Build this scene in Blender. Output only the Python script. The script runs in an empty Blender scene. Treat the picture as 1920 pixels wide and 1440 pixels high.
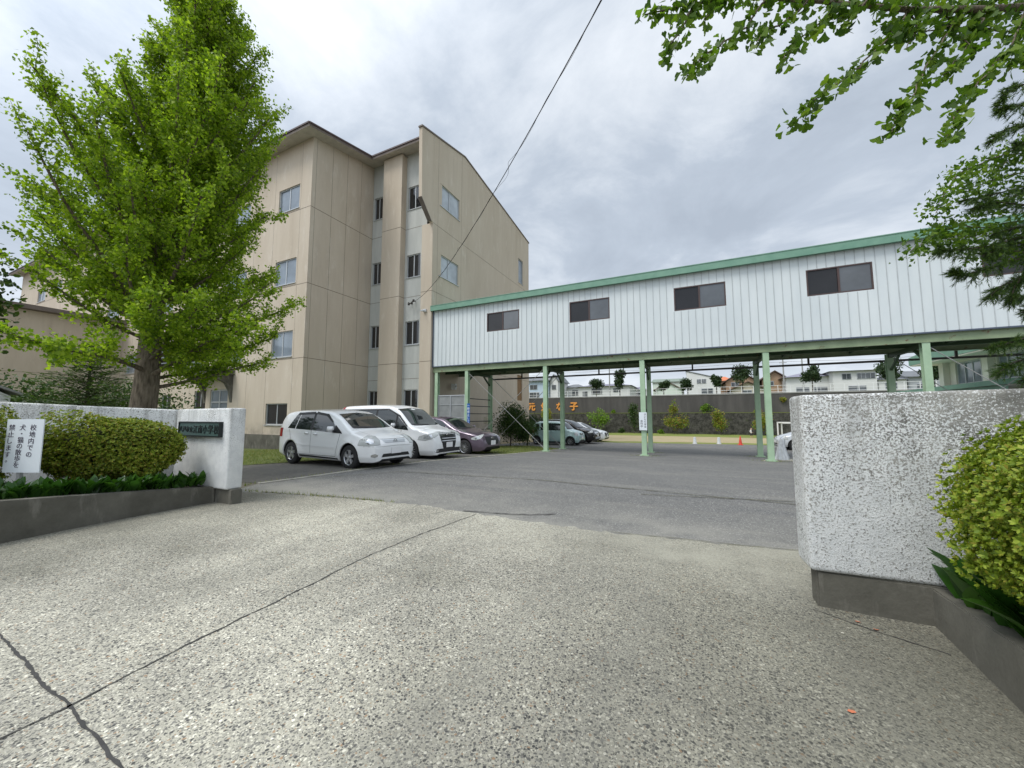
import bpy, bmesh, math, random
import numpy as np
from mathutils import Vector, Matrix
from mathutils.bvhtree import BVHTree
R = math.radians
random.seed(7); rng = np.random.default_rng(11)
scene = bpy.context.scene
col = scene.collection

# ------------------------------------------------------------------ camera
cam = bpy.data.cameras.new('camera'); camo = bpy.data.objects.new('camera', cam); col.objects.link(camo)
cam.sensor_width = 36; cam.lens = 705 / 1920 * 36; cam.clip_start = .05; cam.clip_end = 3000
camo.location = (0, 0, 1.4); camo.rotation_euler = (R(90) + math.atan(60 / 705), 0, R(25.7))
scene.camera = camo
# ------------------------------------------------------------------ light
SUN_EL, SUN_AZ = R(58), R(215)          # azimuth clockwise from +Y
w = bpy.data.worlds.new('World'); scene.world = w; w.use_nodes = True
nt = w.node_tree; nt.nodes.clear()
def N(t, **k):
    n = nt.nodes.new(t)
    for a, b in k.items(): setattr(n, a, b)
    return n
def L(a, b): nt.links.new(a, b)
def mathn(op, a, b=None, clamp=False):
    n = N('ShaderNodeMath', operation=op); n.use_clamp = clamp
    for i, v in enumerate((a, b)):
        if v is None: continue
        if isinstance(v, (int, float)): n.inputs[i].default_value = v
        else: L(v, n.inputs[i])
    return n.outputs[0]
sky = N('ShaderNodeTexSky', sky_type='NISHITA'); sky.sun_disc = False
sky.sun_elevation = SUN_EL; sky.sun_rotation = SUN_AZ; sky.altitude = 50; sky.dust_density = 3
tc = N('ShaderNodeTexCoord'); sep = N('ShaderNodeSeparateXYZ'); L(tc.outputs['Generated'], sep.inputs[0])
den = mathn('ADD', mathn('MAXIMUM', sep.outputs[2], 0.0), .22)
comb = N('ShaderNodeCombineXYZ'); L(mathn('DIVIDE', sep.outputs[0], den), comb.inputs[0]); L(mathn('DIVIDE', sep.outputs[1], den), comb.inputs[1])
def noise(scale, detail, rough, off, dist=0.0):
    m = N('ShaderNodeMapping'); m.inputs['Location'].default_value = off; L(comb.outputs[0], m.inputs[0])
    n = N('ShaderNodeTexNoise'); n.inputs['Scale'].default_value = scale; n.inputs['Detail'].default_value = detail
    n.inputs['Roughness'].default_value = rough; n.inputs['Distortion'].default_value = dist; L(m.outputs[0], n.inputs['Vector']); return n.outputs['Fac']
n1 = noise(.75, 3, .5, (3.1, 1.7, 0)); n2 = noise(1.9, 8, .62, (7.3, 2.2, 0), .35)
mixv = mathn('ADD', mathn('MULTIPLY', n1, .52), mathn('MULTIPLY', n2, .48))
cr = N('ShaderNodeValToRGB'); L(mixv, cr.inputs[0])
for p_, c_ in ((.39, (.36, .41, .48)), (.47, (.42, .475, .55)), (.53, (.54, .59, .655)), (.62, (.70, .74, .79))):
    e = cr.color_ramp.elements.new(p_); e.color = (*c_, 1)
cr.color_ramp.elements.remove(cr.color_ramp.elements[0]); cr.color_ramp.elements.remove(cr.color_ramp.elements[-1])
# bright band of thinner cloud near the horizon
hz = mathn('POWER', mathn('SUBTRACT', 1.0, mathn('ABSOLUTE', sep.outputs[2]), True), 9.0)
hm = N('ShaderNodeMixRGB'); L(mathn('MULTIPLY', hz, .7), hm.inputs[0]); L(cr.outputs[0], hm.inputs[1]); hm.inputs[2].default_value = (.86, .9, .96, 1)
sk = N('ShaderNodeMixRGB', blend_type='MULTIPLY'); sk.inputs[0].default_value = 1; L(sky.outputs[0], sk.inputs[1]); sk.inputs[2].default_value = (.1, .1, .1, 1)
mx = N('ShaderNodeMixRGB'); mx.inputs[0].default_value = .93; L(sk.outputs[0], mx.inputs[1]); L(hm.outputs[0], mx.inputs[2])
# the overcast is brighter around the hidden sun, behind and left of the camera
dp_ = N('ShaderNodeVectorMath', operation='DOT_PRODUCT'); L(tc.outputs['Generated'], dp_.inputs[0]); dp_.inputs[1].default_value = (math.sin(SUN_AZ) * math.cos(SUN_EL), math.cos(SUN_AZ) * math.cos(SUN_EL), math.sin(SUN_EL))
bg = N('ShaderNodeBackground'); L(mx.outputs[0], bg.inputs[0]); L(mathn('ADD', mathn('MULTIPLY', mathn('POWER', mathn('MAXIMUM', dp_.outputs['Value'], 0.0), 4.0), 1.7), 1.0), bg.inputs[1])
wo = N('ShaderNodeOutputWorld'); L(bg.outputs[0], wo.inputs[0])
sl = bpy.data.lights.new('sun', 'SUN'); sl.energy = 1.5; sl.angle = R(22); sl.color = (1, .965, .91)
so = bpy.data.objects.new('sun', sl); col.objects.link(so)
sd = Vector((math.sin(SUN_AZ) * math.cos(SUN_EL), math.cos(SUN_AZ) * math.cos(SUN_EL), math.sin(SUN_EL)))
so.rotation_euler = sd.to_track_quat('Z', 'Y').to_euler()
scene.view_settings.view_transform = 'Standard'; scene.view_settings.look = 'None'
scene.view_settings.exposure = 0.42; scene.view_settings.gamma = 1
scene.cycles.use_denoising = True
scene.cycles.max_bounces = 6; scene.cycles.diffuse_bounces = 3; scene.cycles.glossy_bounces = 3
scene.cycles.transparent_max_bounces = 8

# ------------------------------------------------------------------ terrain
def gz(X, Y):
    if Y < 8: z = 0.
    elif Y < 23.5: z = -.033 * (Y - 8)
    elif Y < 53: z = -.5115 - .0135 * (Y - 23.5)
    else: z = -.90975
    if X < -8.5: z -= .02 * min(-8.5 - X, 20)
    return z

# ------------------------------------------------------------------ materials
class NT:
    def __init__(s, name):
        s.m = bpy.data.materials.new(name); s.m.use_nodes = True; s.t = s.m.node_tree; s.t.nodes.clear()
        s.out = s.n('ShaderNodeOutputMaterial'); s.b = s.n('ShaderNodeBsdfPrincipled'); s.l(s.b.outputs[0], s.out.inputs[0])
        s.tc = s.n('ShaderNodeTexCoord'); s.geo = s.n('ShaderNodeNewGeometry')
    def n(s, t, **k):
        x = s.t.nodes.new(t)
        for a, b in k.items(): setattr(x, a, b)
        return x
    def l(s, a, b): s.t.links.new(a, b)
    def inp(s, sock, v):
        if isinstance(v, (int, float)): sock.default_value = v
        elif isinstance(v, tuple): sock.default_value = (*v, 1) if len(v) == 3 and sock.type == 'RGBA' else v
        else: s.l(v, sock)
    def pos(s, scale=(1, 1, 1)):
        m = s.n('ShaderNodeMapping'); s.l(s.geo.outputs['Position'], m.inputs[0]); m.inputs['Scale'].default_value = scale; return m.outputs[0]
    def obj(s, scale=(1, 1, 1)):
        m = s.n('ShaderNodeMapping'); s.l(s.tc.outputs['Object'], m.inputs[0]); m.inputs['Scale'].default_value = scale; return m.outputs[0]
    def noise(s, v, sc, det=4, r=.55, dist=0):
        x = s.n('ShaderNodeTexNoise'); s.l(v, x.inputs['Vector']); x.inputs['Scale'].default_value = sc; x.inputs['Detail'].default_value = det
        x.inputs['Roughness'].default_value = r; x.inputs['Distortion'].default_value = dist; return x.outputs['Fac']
    def voro(s, v, sc, feat='F1', rnd=1.):
        x = s.n('ShaderNodeTexVoronoi', feature=feat); s.l(v, x.inputs['Vector']); x.inputs['Scale'].default_value = sc; x.inputs['Randomness'].default_value = rnd; return x
    def ramp(s, f, stops, const=False):
        x = s.n('ShaderNodeValToRGB'); s.l(f, x.inputs[0]); r = x.color_ramp
        if const: r.interpolation = 'CONSTANT'
        while len(r.elements) > 1: r.elements.remove(r.elements[0])
        r.elements[0].position = stops[0][0]; r.elements[0].color = s.c(stops[0][1])
        for p, c in stops[1:]:
            e = r.elements.new(p); e.color = s.c(c)
        return x.outputs[0]
    def c(s, v): return (v, v, v, 1) if isinstance(v, (int, float)) else (*v, 1)
    def mix(s, f, a, b, bt='MIX'):
        x = s.n('ShaderNodeMixRGB', blend_type=bt); s.inp(x.inputs[0], f); s.inp(x.inputs[1], s.c(a)[:3] if isinstance(a, (int, float)) else a); s.inp(x.inputs[2], s.c(b)[:3] if isinstance(b, (int, float)) else b); return x.outputs[0]
    def math(s, op, a, b=0, clamp=False):
        x = s.n('ShaderNodeMath', operation=op); x.use_clamp = clamp; s.inp(x.inputs[0], a); s.inp(x.inputs[1], b); return x.outputs[0]
    def mr(s, v, a, b, c=0, d=1):
        x = s.n('ShaderNodeMapRange'); s.l(v, x.inputs[0])
        for i, q in enumerate((a, b, c, d)): x.inputs[i + 1].default_value = q
        return x.outputs[0]
    def sepz(s, v=None):
        x = s.n('ShaderNodeSeparateXYZ'); s.l(v or s.geo.outputs['Position'], x.inputs[0]); return x.outputs
    def bump(s, h, st=.3, d=.01):
        x = s.n('ShaderNodeBump'); s.l(h, x.inputs['Height']); x.inputs['Strength'].default_value = st; x.inputs['Distance'].default_value = d; s.l(x.outputs[0], s.b.inputs['Normal'])
    def set(s, color=None, rough=None, metal=None, spec=None, coat=None):
        if color is not None: s.inp(s.b.inputs['Base Color'], color)
        if rough is not None: s.inp(s.b.inputs['Roughness'], rough)
        if metal is not None: s.b.inputs['Metallic'].default_value = metal
        if spec is not None: s.b.inputs['Specular IOR Level'].default_value = spec
        if coat is not None: s.b.inputs['Coat Weight'].default_value = coat; s.b.inputs['Coat Roughness'].default_value = .04
        return s.m
M = {}
def plain(name, c, rough=.6, metal=0, var=.12, sc=3, spec=.5, coat=None, bump=None):
    t = NT(name); v = t.pos(); n = t.noise(v, sc, 5, .6)
    colr = t.mix(t.mr(n, .3, .7), tuple(x * (1 - var) for x in c), tuple(min(1, x * (1 + var)) for x in c))
    if bump: t.bump(t.noise(v, bump[0], 3), bump[1], .01)
    M[name] = t.set(colr, rough, metal, spec, coat); return M[name]

def mk_concrete():
    t = NT('aggregate_concrete'); v = t.pos((1, 1, 0))
    wv = t.n('ShaderNodeTexNoise'); t.l(v, wv.inputs['Vector']); wv.inputs['Scale'].default_value = 55; wv.inputs['Detail'].default_value = 2
    v2 = t.n('ShaderNodeVectorMath', operation='MULTIPLY_ADD'); t.l(wv.outputs['Color'], v2.inputs[0]); v2.inputs[1].default_value = (.011, .011, 0); t.l(v, v2.inputs[2])
    def layer(sc, stops, r0, r1):
        a = t.voro(v2.outputs[0], sc); sx = t.n('ShaderNodeSeparateColor'); t.l(a.outputs['Color'], sx.inputs[0])
        return t.ramp(sx.outputs[0], stops, True), t.mr(a.outputs['Distance'], r1, r0), sx
    pal = [(0, (.035, .037, .042)), (.17, (.085, .086, .09)), (.30, (.15, .149, .146)), (.44, (.24, .236, .22)), (.57, (.34, .33, .30)), (.72, (.45, .44, .395)), (.84, (.60, .59, .54)), (.92, (.27, .185, .125)), (.95, (.33, .32, .30))]
    mort = t.mix(t.mr(t.noise(v, 240, 3, .7), .35, .65), (.24, .235, .21), (.40, .39, .345))
    c2, m2, s2 = layer(128, pal, .46, .62); c = t.mix(t.math('MULTIPLY', m2, .9), mort, c2)
    c1, m1, s1 = layer(64, pal, .40, .54); c = t.mix(t.math('MULTIPLY', m1, t.mr(s1.outputs[1], .34, .36)), c, c1)
    e1 = m1
    c = t.mix(.06, c, (.36, .35, .315))
    big = t.noise(t.pos((1, 1, 0)), .5, 7, .62)
    c = t.mix(1., c, t.ramp(big, [(.32, (.66, .655, .62)), (.45, (.92, .91, .88)), (.62, (1.25, 1.235, 1.18))]), 'MULTIPLY')
    s = t.sepz(); nm = t.math('SUBTRACT', t.noise(v, .8, 5, .6), .5)
    # worn pale lane on the left half of the drive, grimier towards the right kerb
    lane = t.math('ADD', t.mr(s[0], .1, -2.2), t.math('MULTIPLY', nm, 1.5)); lane = t.math('MINIMUM', t.math('MAXIMUM', lane, 0), 1)
    c = t.mix(1., c, t.mix(lane, (.74, .73, .67), (1.22, 1.205, 1.14)), 'MULTIPLY')
    tn = t.noise(t.pos((2.6, .16, 0)), .8, 5, .6); c = t.mix(t.math('MULTIPLY', t.mr(tn, .5, .66), .32), c, (.20, .195, .165))
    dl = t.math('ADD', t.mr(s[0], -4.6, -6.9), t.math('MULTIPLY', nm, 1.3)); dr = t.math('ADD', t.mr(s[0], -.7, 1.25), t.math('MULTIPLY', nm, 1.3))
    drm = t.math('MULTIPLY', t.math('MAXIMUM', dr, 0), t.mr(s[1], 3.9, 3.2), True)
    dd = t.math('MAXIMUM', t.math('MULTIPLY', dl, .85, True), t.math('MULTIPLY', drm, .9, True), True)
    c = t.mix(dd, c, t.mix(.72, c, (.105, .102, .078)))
    sand = t.math('MULTIPLY', t.mr(s[0], -3.4, .3), t.math('MULTIPLY', t.mr(t.math('ADD', s[1], t.math('MULTIPLY', nm, 1.4)), 3.5, 4.1), t.mr(t.noise(v, 1.1, 5), .3, .6)), True)
    c = t.mix(t.math('MULTIPLY', sand, .72), c, (.40, .385, .31))
    t.bump(e1, .35, .003)
    M['concrete'] = t.set(c, t.mr(s1.outputs[2], 0, 1, .6, .95), spec=.35)
def mk_asphalt():
    t = NT('worn_asphalt'); v = t.pos((1, 1, 0)); a = t.voro(v, 90); sx = t.n('ShaderNodeSeparateColor'); t.l(a.outputs['Color'], sx.inputs[0])
    c = t.ramp(sx.outputs[0], [(0, (.085, .086, .088)), (.35, (.13, .13, .131)), (.7, (.178, .177, .172)), (.9, (.28, .275, .262)), (.97, (.44, .43, .40))], True)
    b = t.noise(v, .35, 7, .62); b2 = t.noise(t.pos((.35, 2.2, 0)), .9, 6, .6)
    c = t.mix(1., c, t.ramp(b, [(.3, (.84, .85, .88)), (.55, (1.05, 1.05, 1.06)), (.7, (1.3, 1.28, 1.23))]), 'MULTIPLY')
    c = t.mix(t.math('MULTIPLY', t.mr(b2, .5, .72), .5), c, (.25, .24, .215))
    s = t.sepz()
    du = t.math('MULTIPLY', t.mr(s[1], 6.6, 4.75), t.mr(t.noise(v, .9, 6, .65), .3, .6), True)
    c = t.mix(t.math('MULTIPLY', du, .78), c, (.31, .30, .265)); c = t.mix(.14, c, (.22, .21, .16))
    t.bump(t.mr(a.outputs['Distance'], 0, .7), .35, .003)
    M['asphalt'] = t.set(c, .88, spec=.35)
def mk_dirt(name, c1, c2, c3, sc=1.):
    t = NT(name); v = t.pos((1, 1, 0))
    c = t.mix(t.mr(t.noise(v, .6 * sc, 6, .6), .3, .7), c1, c2); c = t.mix(t.mr(t.noise(v, 7 * sc, 5, .7), .5, .75), c, c3)
    c = t.mix(t.math('MULTIPLY', t.noise(v, 60, 3), .35), c, (.02, .02, .02))
    t.bump(t.noise(v, 45, 4), .5, .01); M[name] = t.set(c, .95, spec=.2)
def mk_wall():
    t = NT('beige_rendered_wall'); v = t.pos(); sv = t.pos((1, 1, .22))
    c = t.mix(t.mr(t.noise(sv, .8, 7, .62), .3, .7), (.51, .435, .34), (.595, .52, .42))
    c = t.mix(t.math('MULTIPLY', t.mr(t.noise(t.pos((1.6, 1.6, .45)), 1.6, 8, .7), .56, .66), .5), c, (.66, .60, .51))
    c = t.mix(t.math('MULTIPLY', t.mr(t.noise(t.pos((3, 3, .35)), 1.0, 6, .6), .56, .8), .28), c, (.32, .27, .21))
    s = t.sepz()
    low = t.math('MULTIPLY', t.mr(s[2], 1.1, .2), t.mr(t.noise(v, 1.3, 6, .65), .38, .6), True)
    c = t.mix(t.math('MULTIPLY', low, .85), c, (.17, .15, .125))
    t.bump(t.noise(v, 60, 4), .12, .01); M['wall'] = t.set(c, .9, spec=.25)
def mk_greybay():
    t = NT('grey_bay_panel'); c = t.mix(t.mr(t.noise(t.pos((2, 2, .4)), 1.2, 6, .6), .35, .7), (.46, .47, .44), (.56, .565, .53)); M['bay'] = t.set(c, .85, spec=.3)
def mk_stain():
    t = NT('stained_concrete'); v = t.pos()
    c = t.mix(t.mr(t.noise(v, 1.6, 7, .65), .3, .7), (.085, .081, .066), (.185, .177, .148)); c = t.mix(t.math('MULTIPLY', t.mr(t.noise(t.pos((3, 3, .8)), 2.2, 6, .6), .56, .68), .6), c, (.27, .255, .22))
    c = t.mix(t.math('MULTIPLY', t.noise(v, 70, 2), .25), c, (.04, .04, .035))
    t.bump(t.noise(v, 35, 6), .35, .01); M['stain'] = t.set(c, .93, spec=.2)
def mk_gate(name, sc, lo):
    # roughcast wall: white paint worn off the raised grains, soot-dark towards the top
    t = NT(name); v = t.pos(); s = t.sepz()
    g1 = t.noise(v, 75 * sc, 4, .75, .3); dk = t.noise(v, 2.1, 5, .6)
    h = t.mr(s[2], .45, 1.55, 0, 1)
    thr = t.math('ADD', t.math('MULTIPLY', h, lo[0]), t.math('MULTIPLY', t.math('SUBTRACT', dk, .5), lo[1]))
    thr = t.math('ADD', thr, lo[2])
    if len(lo) > 3: thr = t.math('ADD', thr, t.math('MULTIPLY', t.math('MULTIPLY', t.mr(s[0], .9, 2.0), t.mr(s[2], .7, 1.5)), lo[3]))
    k = t.mr(t.math('SUBTRACT', g1, t.math('SUBTRACT', .64, thr)), -.03, .03)
    wht = t.mix(t.mr(t.noise(v, 9, 4), .3, .7), (.66, .675, .67), (.80, .81, .795))
    drk = t.mix(t.mr(t.noise(v, 5, 4), .35, .65), (.15, .145, .13), (.36, .35, .315))
    c = t.mix(k, wht, drk)
    st = t.math('MULTIPLY', t.mr(t.noise(t.pos((6, 6, .5)), 1.3, 6, .65), .48, .68), t.math('POWER', h, 2))
    c = t.mix(t.math('MULTIPLY', st, .7), c, (.20, .195, .175))
    t.bump(g1, .9, .012); M[name] = t.set(c, .9, spec=.3)
def mk_panel():
    t = NT('ribbed_white_cladding'); v = t.pos((1, 1, .25))
    c = t.mix(t.mr(t.noise(v, 1.3, 6, .6), .35, .7), (.62, .67, .675), (.70, .745, .74))
    c = t.mix(t.math('MULTIPLY', t.mr(t.noise(t.pos((2.2, 1, .12)), 1.1, 5, .6), .66, .78), .35), c, (.45, .38, .30)); M['panel'] = t.set(c, .45, spec=.4)
def mk_green(name, c0, c1, rust=.7):
    t = NT(name); v = t.pos(); c = t.mix(t.mr(t.noise(v, 2.5, 5), .3, .7), c0, c1)
    c = t.mix(t.mr(t.noise(v, 6, 8, .7), rust, rust + .06), c, (.16, .085, .045)); M[name] = t.set(c, .55, spec=.4)
def mk_leaf(name, cols, tr=.35, rough=.55):
    t = NT(name); r = t.geo.outputs['Random Per Island']; v = t.pos()
    c = t.ramp(r, [(i / max(1, len(cols) - 1), q) for i, q in enumerate(cols)])
    c = t.mix(1., c, t.ramp(t.noise(v, 1.6, 3), [(.3, (.75, .78, .7)), (.7, (1.2, 1.18, 1.1))]), 'MULTIPLY')
    t.set(c, rough, spec=.35)
    tb = t.n('ShaderNodeBsdfTranslucent'); t.l(t.mix(1., c, (1.35, 1.5, .7), 'MULTIPLY'), tb.inputs[0])
    ms = t.n('ShaderNodeMixShader'); ms.inputs[0].default_value = tr; t.l(t.b.outputs[0], ms.inputs[1]); t.l(tb.outputs[0], ms.inputs[2]); t.l(ms.outputs[0], t.out.inputs[0])
    M[name] = t.m
def mk_bark(name, c0, c1):
    t = NT(name); v = t.pos((1, 1, .18)); n = t.noise(v, 22, 6, .65); c = t.mix(t.mr(n, .35, .65), c0, c1); t.bump(n, .9, .03); M[name] = t.set(c, .95, spec=.15)
def mk_glass(name, c, rough=.04, spec=.9):
    t = NT(name); c2 = t.mix(t.mr(t.noise(t.pos(), .9, 3), .35, .65), tuple(x * .8 for x in c), tuple(x * 1.2 for x in c)); M[name] = t.set(c2, rough, spec=spec)
mk_concrete(); mk_asphalt(); mk_wall(); mk_greybay(); mk_stain(); mk_panel()
mk_dirt('ground_soil', (.16, .15, .12), (.22, .2, .15), (.12, .13, .07))
mk_dirt('lawn', (.085, .12, .03), (.14, .17, .05), (.25, .24, .10), 1.3)
mk_dirt('field', (.42, .34, .20), (.52, .43, .27), (.30, .30, .12), 1.)
mk_dirt('field_green', (.17, .22, .045), (.25, .29, .07), (.33, .31, .12), 1.)
mk_dirt('parking_gravel', (.13, .125, .115), (.19, .18, .16), (.26, .24, .20), 1.4)
mk_gate('gate_white', .8, (.12, .2, -.045)); mk_gate('gate_rough', 1., (.06, .10, .065, .12))
mk_green('pale_green_steel', (.32, .46, .30), (.42, .56, .385), .67); mk_green('beam_green', (.20, .26, .155), (.29, .355, .22), .60); mk_green('trim_green', (.145, .29, .21), (.20, .355, .26), .76); mk_green('deck_green', (.03, .065, .028), (.055, .10, .045), .62)
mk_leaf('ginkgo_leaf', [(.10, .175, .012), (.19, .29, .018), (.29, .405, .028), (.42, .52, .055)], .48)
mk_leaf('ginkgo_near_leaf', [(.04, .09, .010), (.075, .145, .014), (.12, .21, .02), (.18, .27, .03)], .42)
mk_leaf('azalea_leaf', [(.09, .14, .015), (.16, .235, .02), (.25, .33, .03), (.35, .42, .05), (.29, .25, .04)], .3)
mk_leaf('azalea_dark_leaf', [(.08, .13, .015), (.14, .20, .02), (.23, .30, .03), (.34, .39, .05), (.27, .17, .04)], .3)
mk_leaf('broad_leaf', [(.02, .06, .012), (.035, .10, .015), (.06, .145, .02)], .25, .35)
mk_leaf('cedar_leaf', [(.02, .05, .014), (.045, .09, .02), (.08, .14, .028), (.13, .20, .04)], .2)
mk_leaf('fir_leaf', [(.03, .06, .014), (.06, .11, .02), (.11, .175, .035)], .25); mk_leaf('shrub_leaf', [(.02, .055, .012), (.045, .09, .018), (.08, .13, .025)], .2)
mk_leaf('dark_tree_leaf', [(.02, .045, .02), (.035, .065, .025), (.055, .09, .03)], .2)
mk_leaf('maple_leaf', [(.12, .2, .03), (.2, .28, .04), (.32, .30, .05), (.34, .17, .06)], .35)
mk_leaf('bright_leaf', [(.1, .2, .02), (.17, .29, .035), (.25, .36, .05)], .35)
mk_leaf('grass_blade', [(.08, .13, .025), (.15, .2, .04), (.24, .25, .08), (.33, .29, .13)], .3)
mk_bark('ginkgo_bark', (.09, .075, .055), (.24, .20, .15)); mk_bark('dark_bark', (.05, .04, .03), (.12, .10, .08))
mk_glass('dark_glass', (.015, .017, .02)); mk_glass('sky_glass', (.20, .24, .28), .06); mk_glass('pale_sky_glass', (.42, .46, .5), .12, .8); mk_glass('car_glass', (.02, .026, .026), .03, 1.)  # the pale panes carry the reflected sky in their base colour
mk_glass('brown_glass', (.10, .11, .12), .05); mk_glass('pane_screen', (.018, .018, .02), .12, .5); mk_glass('lamp_glass', (.50, .52, .51), .08, .9)
plain('alu', (.5, .52, .53), .4, .3, .06); plain('brown_frame', (.075, .045, .04), .5); plain('black_joint', (.19, .155, .12), .9); plain('gable_joint', (.30, .25, .195), .9)
plain('roof_edge', (.16, .13, .11), .7, 0, .2); plain('soffit', (.50, .46, .40), .9); plain('dark_iron', (.05, .045, .04), .6)
plain('groove_grey', (.46, .49, .49), .6); plain('core_shade', (.035, .045, .012), .95, 0, .5, 30); plain('dead_leaf', (.55, .17, .08), .8); plain('screen_plastic', (.26, .27, .27), .35, 0, .2, 2); plain('white_paint', (.72, .73, .72), .5, 0, .05); plain('sign_white', (.74, .79, .82), .35, 0, .03, 1.); plain('ink', (.05, .035, .06), .6); plain('bronze', (.075, .13, .12), .45, .3, .2, 25); plain('bronze_dark', (.015, .02, .02), .5, .3)
plain('blue_sign', (.02, .12, .42), .4, 0, .05); plain('door_grey', (.34, .36, .36), .5); plain('shutter_brown', (.23, .13, .05), .6)
plain('car_white', (.88, .89, .89), .2, 0, .01, 1, .5, .8); plain('car_purple', (.17, .13, .17), .28, .55, .03, 1, .5, 1.); plain('car_mint', (.42, .58, .57), .25, .1, .02, 1, .5, .8)
plain('car_black', (.008, .008, .009), .25, 0, .02, 1, .35, .35); plain('car_silver', (.66, .69, .71), .28, .2, .02, 1, .5, .8)
plain('tyre', (.022, .022, .023), .85); plain('rim', (.52, .53, .55), .3, .75, .03); plain('black_plastic', (.018, .018, .02), .5); plain('chrome', (.6, .61, .62), .12, 1., .02); plain('tail_red', (.30, .01, .012), .2)
plain('plate_white', (.86, .86, .86), .4, 0, .01); plain('wall_dark', (.06, .058, .054), .95, 0, .25, .6, .2); plain('letter_orange', (.78, .33, .07), .6, 0, .05)
plain('cone_red', (.72, .08, .05), .5); plain('plastic_grey', (.55, .57, .58), .45, 0, .15, 8); plain('fence_white', (.76, .77, .76), .5, 0, .04)
plain('house_blue', (.50, .60, .70), .8, 0, .05, .5); plain('house_white', (.72, .72, .70), .8, 0, .05, .5); plain('house_green', (.66, .74, .64), .8, 0, .05, .5); plain('house_brown', (.40, .27, .17), .8, 0, .06, .5); plain('house_cream', (.60, .54, .42), .8, 0, .06, .5)
plain('house_grey', (.47, .49, .51), .8, 0, .06, .5); plain('roof_grey', (.17, .18, .19), .7, 0, .15, 1); plain('roof_slate', (.24, .23, .29), .7, 0, .12, 1); plain('roof_brown', (.12, .08, .06), .7); plain('roof_orange', (.62, .20, .09), .7); plain('roof_green', (.22, .27, .22), .7); plain('house_navy', (.09, .11, .15), .8)
plain('gym_cream', (.74, .70, .60), .8, 0, .08, 1); plain('pole_grey', (.33, .33, .32), .8); plain('cable_black', (.012, .012, .012), .6); plain('skin', (.5, .32, .23), .6); plain('cloth_white', (.7, .7, .68), .8); plain('cloth_dark', (.03, .03, .035), .8); plain('hair', (.02, .015, .012), .7)
plain('lichen_stone', (.42, .40, .33), .9, 0, .2, 8); plain('soil', (.06, .045, .03), .95, 0, .3, 12); plain('joint_dark', (.055, .053, .05), .95, 0, .3, 25); plain('kerb_stone', (.34, .325, .28), .9, 0, .25, 5); plain('weed_brown', (.10, .095, .05), .95, 0, .3, 10)
plain('brown_wall', (.25, .2, .16), .8)
def mk_ret():
    t = NT('mottled_retaining_wall'); v = t.pos()
    a = t.voro(v, 1.9); sx = t.n('ShaderNodeSeparateColor'); t.l(a.outputs['Color'], sx.inputs[0]); s = t.sepz()
    up = t.mix(t.mr(t.noise(t.pos((1.5, 1, .25)), .6, 7, .65), .3, .7), (.07, .067, .065), (.12, .113, .108))
    st = t.mix(t.mr(t.noise(v, 2.6, 8, .8), .4, .62), (.035, .034, .03), (.115, .11, .098)); st = t.mix(t.mr(t.noise(v, 7, 6, .8), .66, .7), st, (.24, .235, .21)); st = t.mix(t.math('MULTIPLY', t.mr(t.noise(v, .7, 6, .7), .56, .66), .6), st, (.06, .075, .03))
    c = t.mix(t.mr(s[2], 1.75, 1.8), st, up); M['ret_wall'] = t.set(c, .95, spec=.15)
mk_ret()

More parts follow.
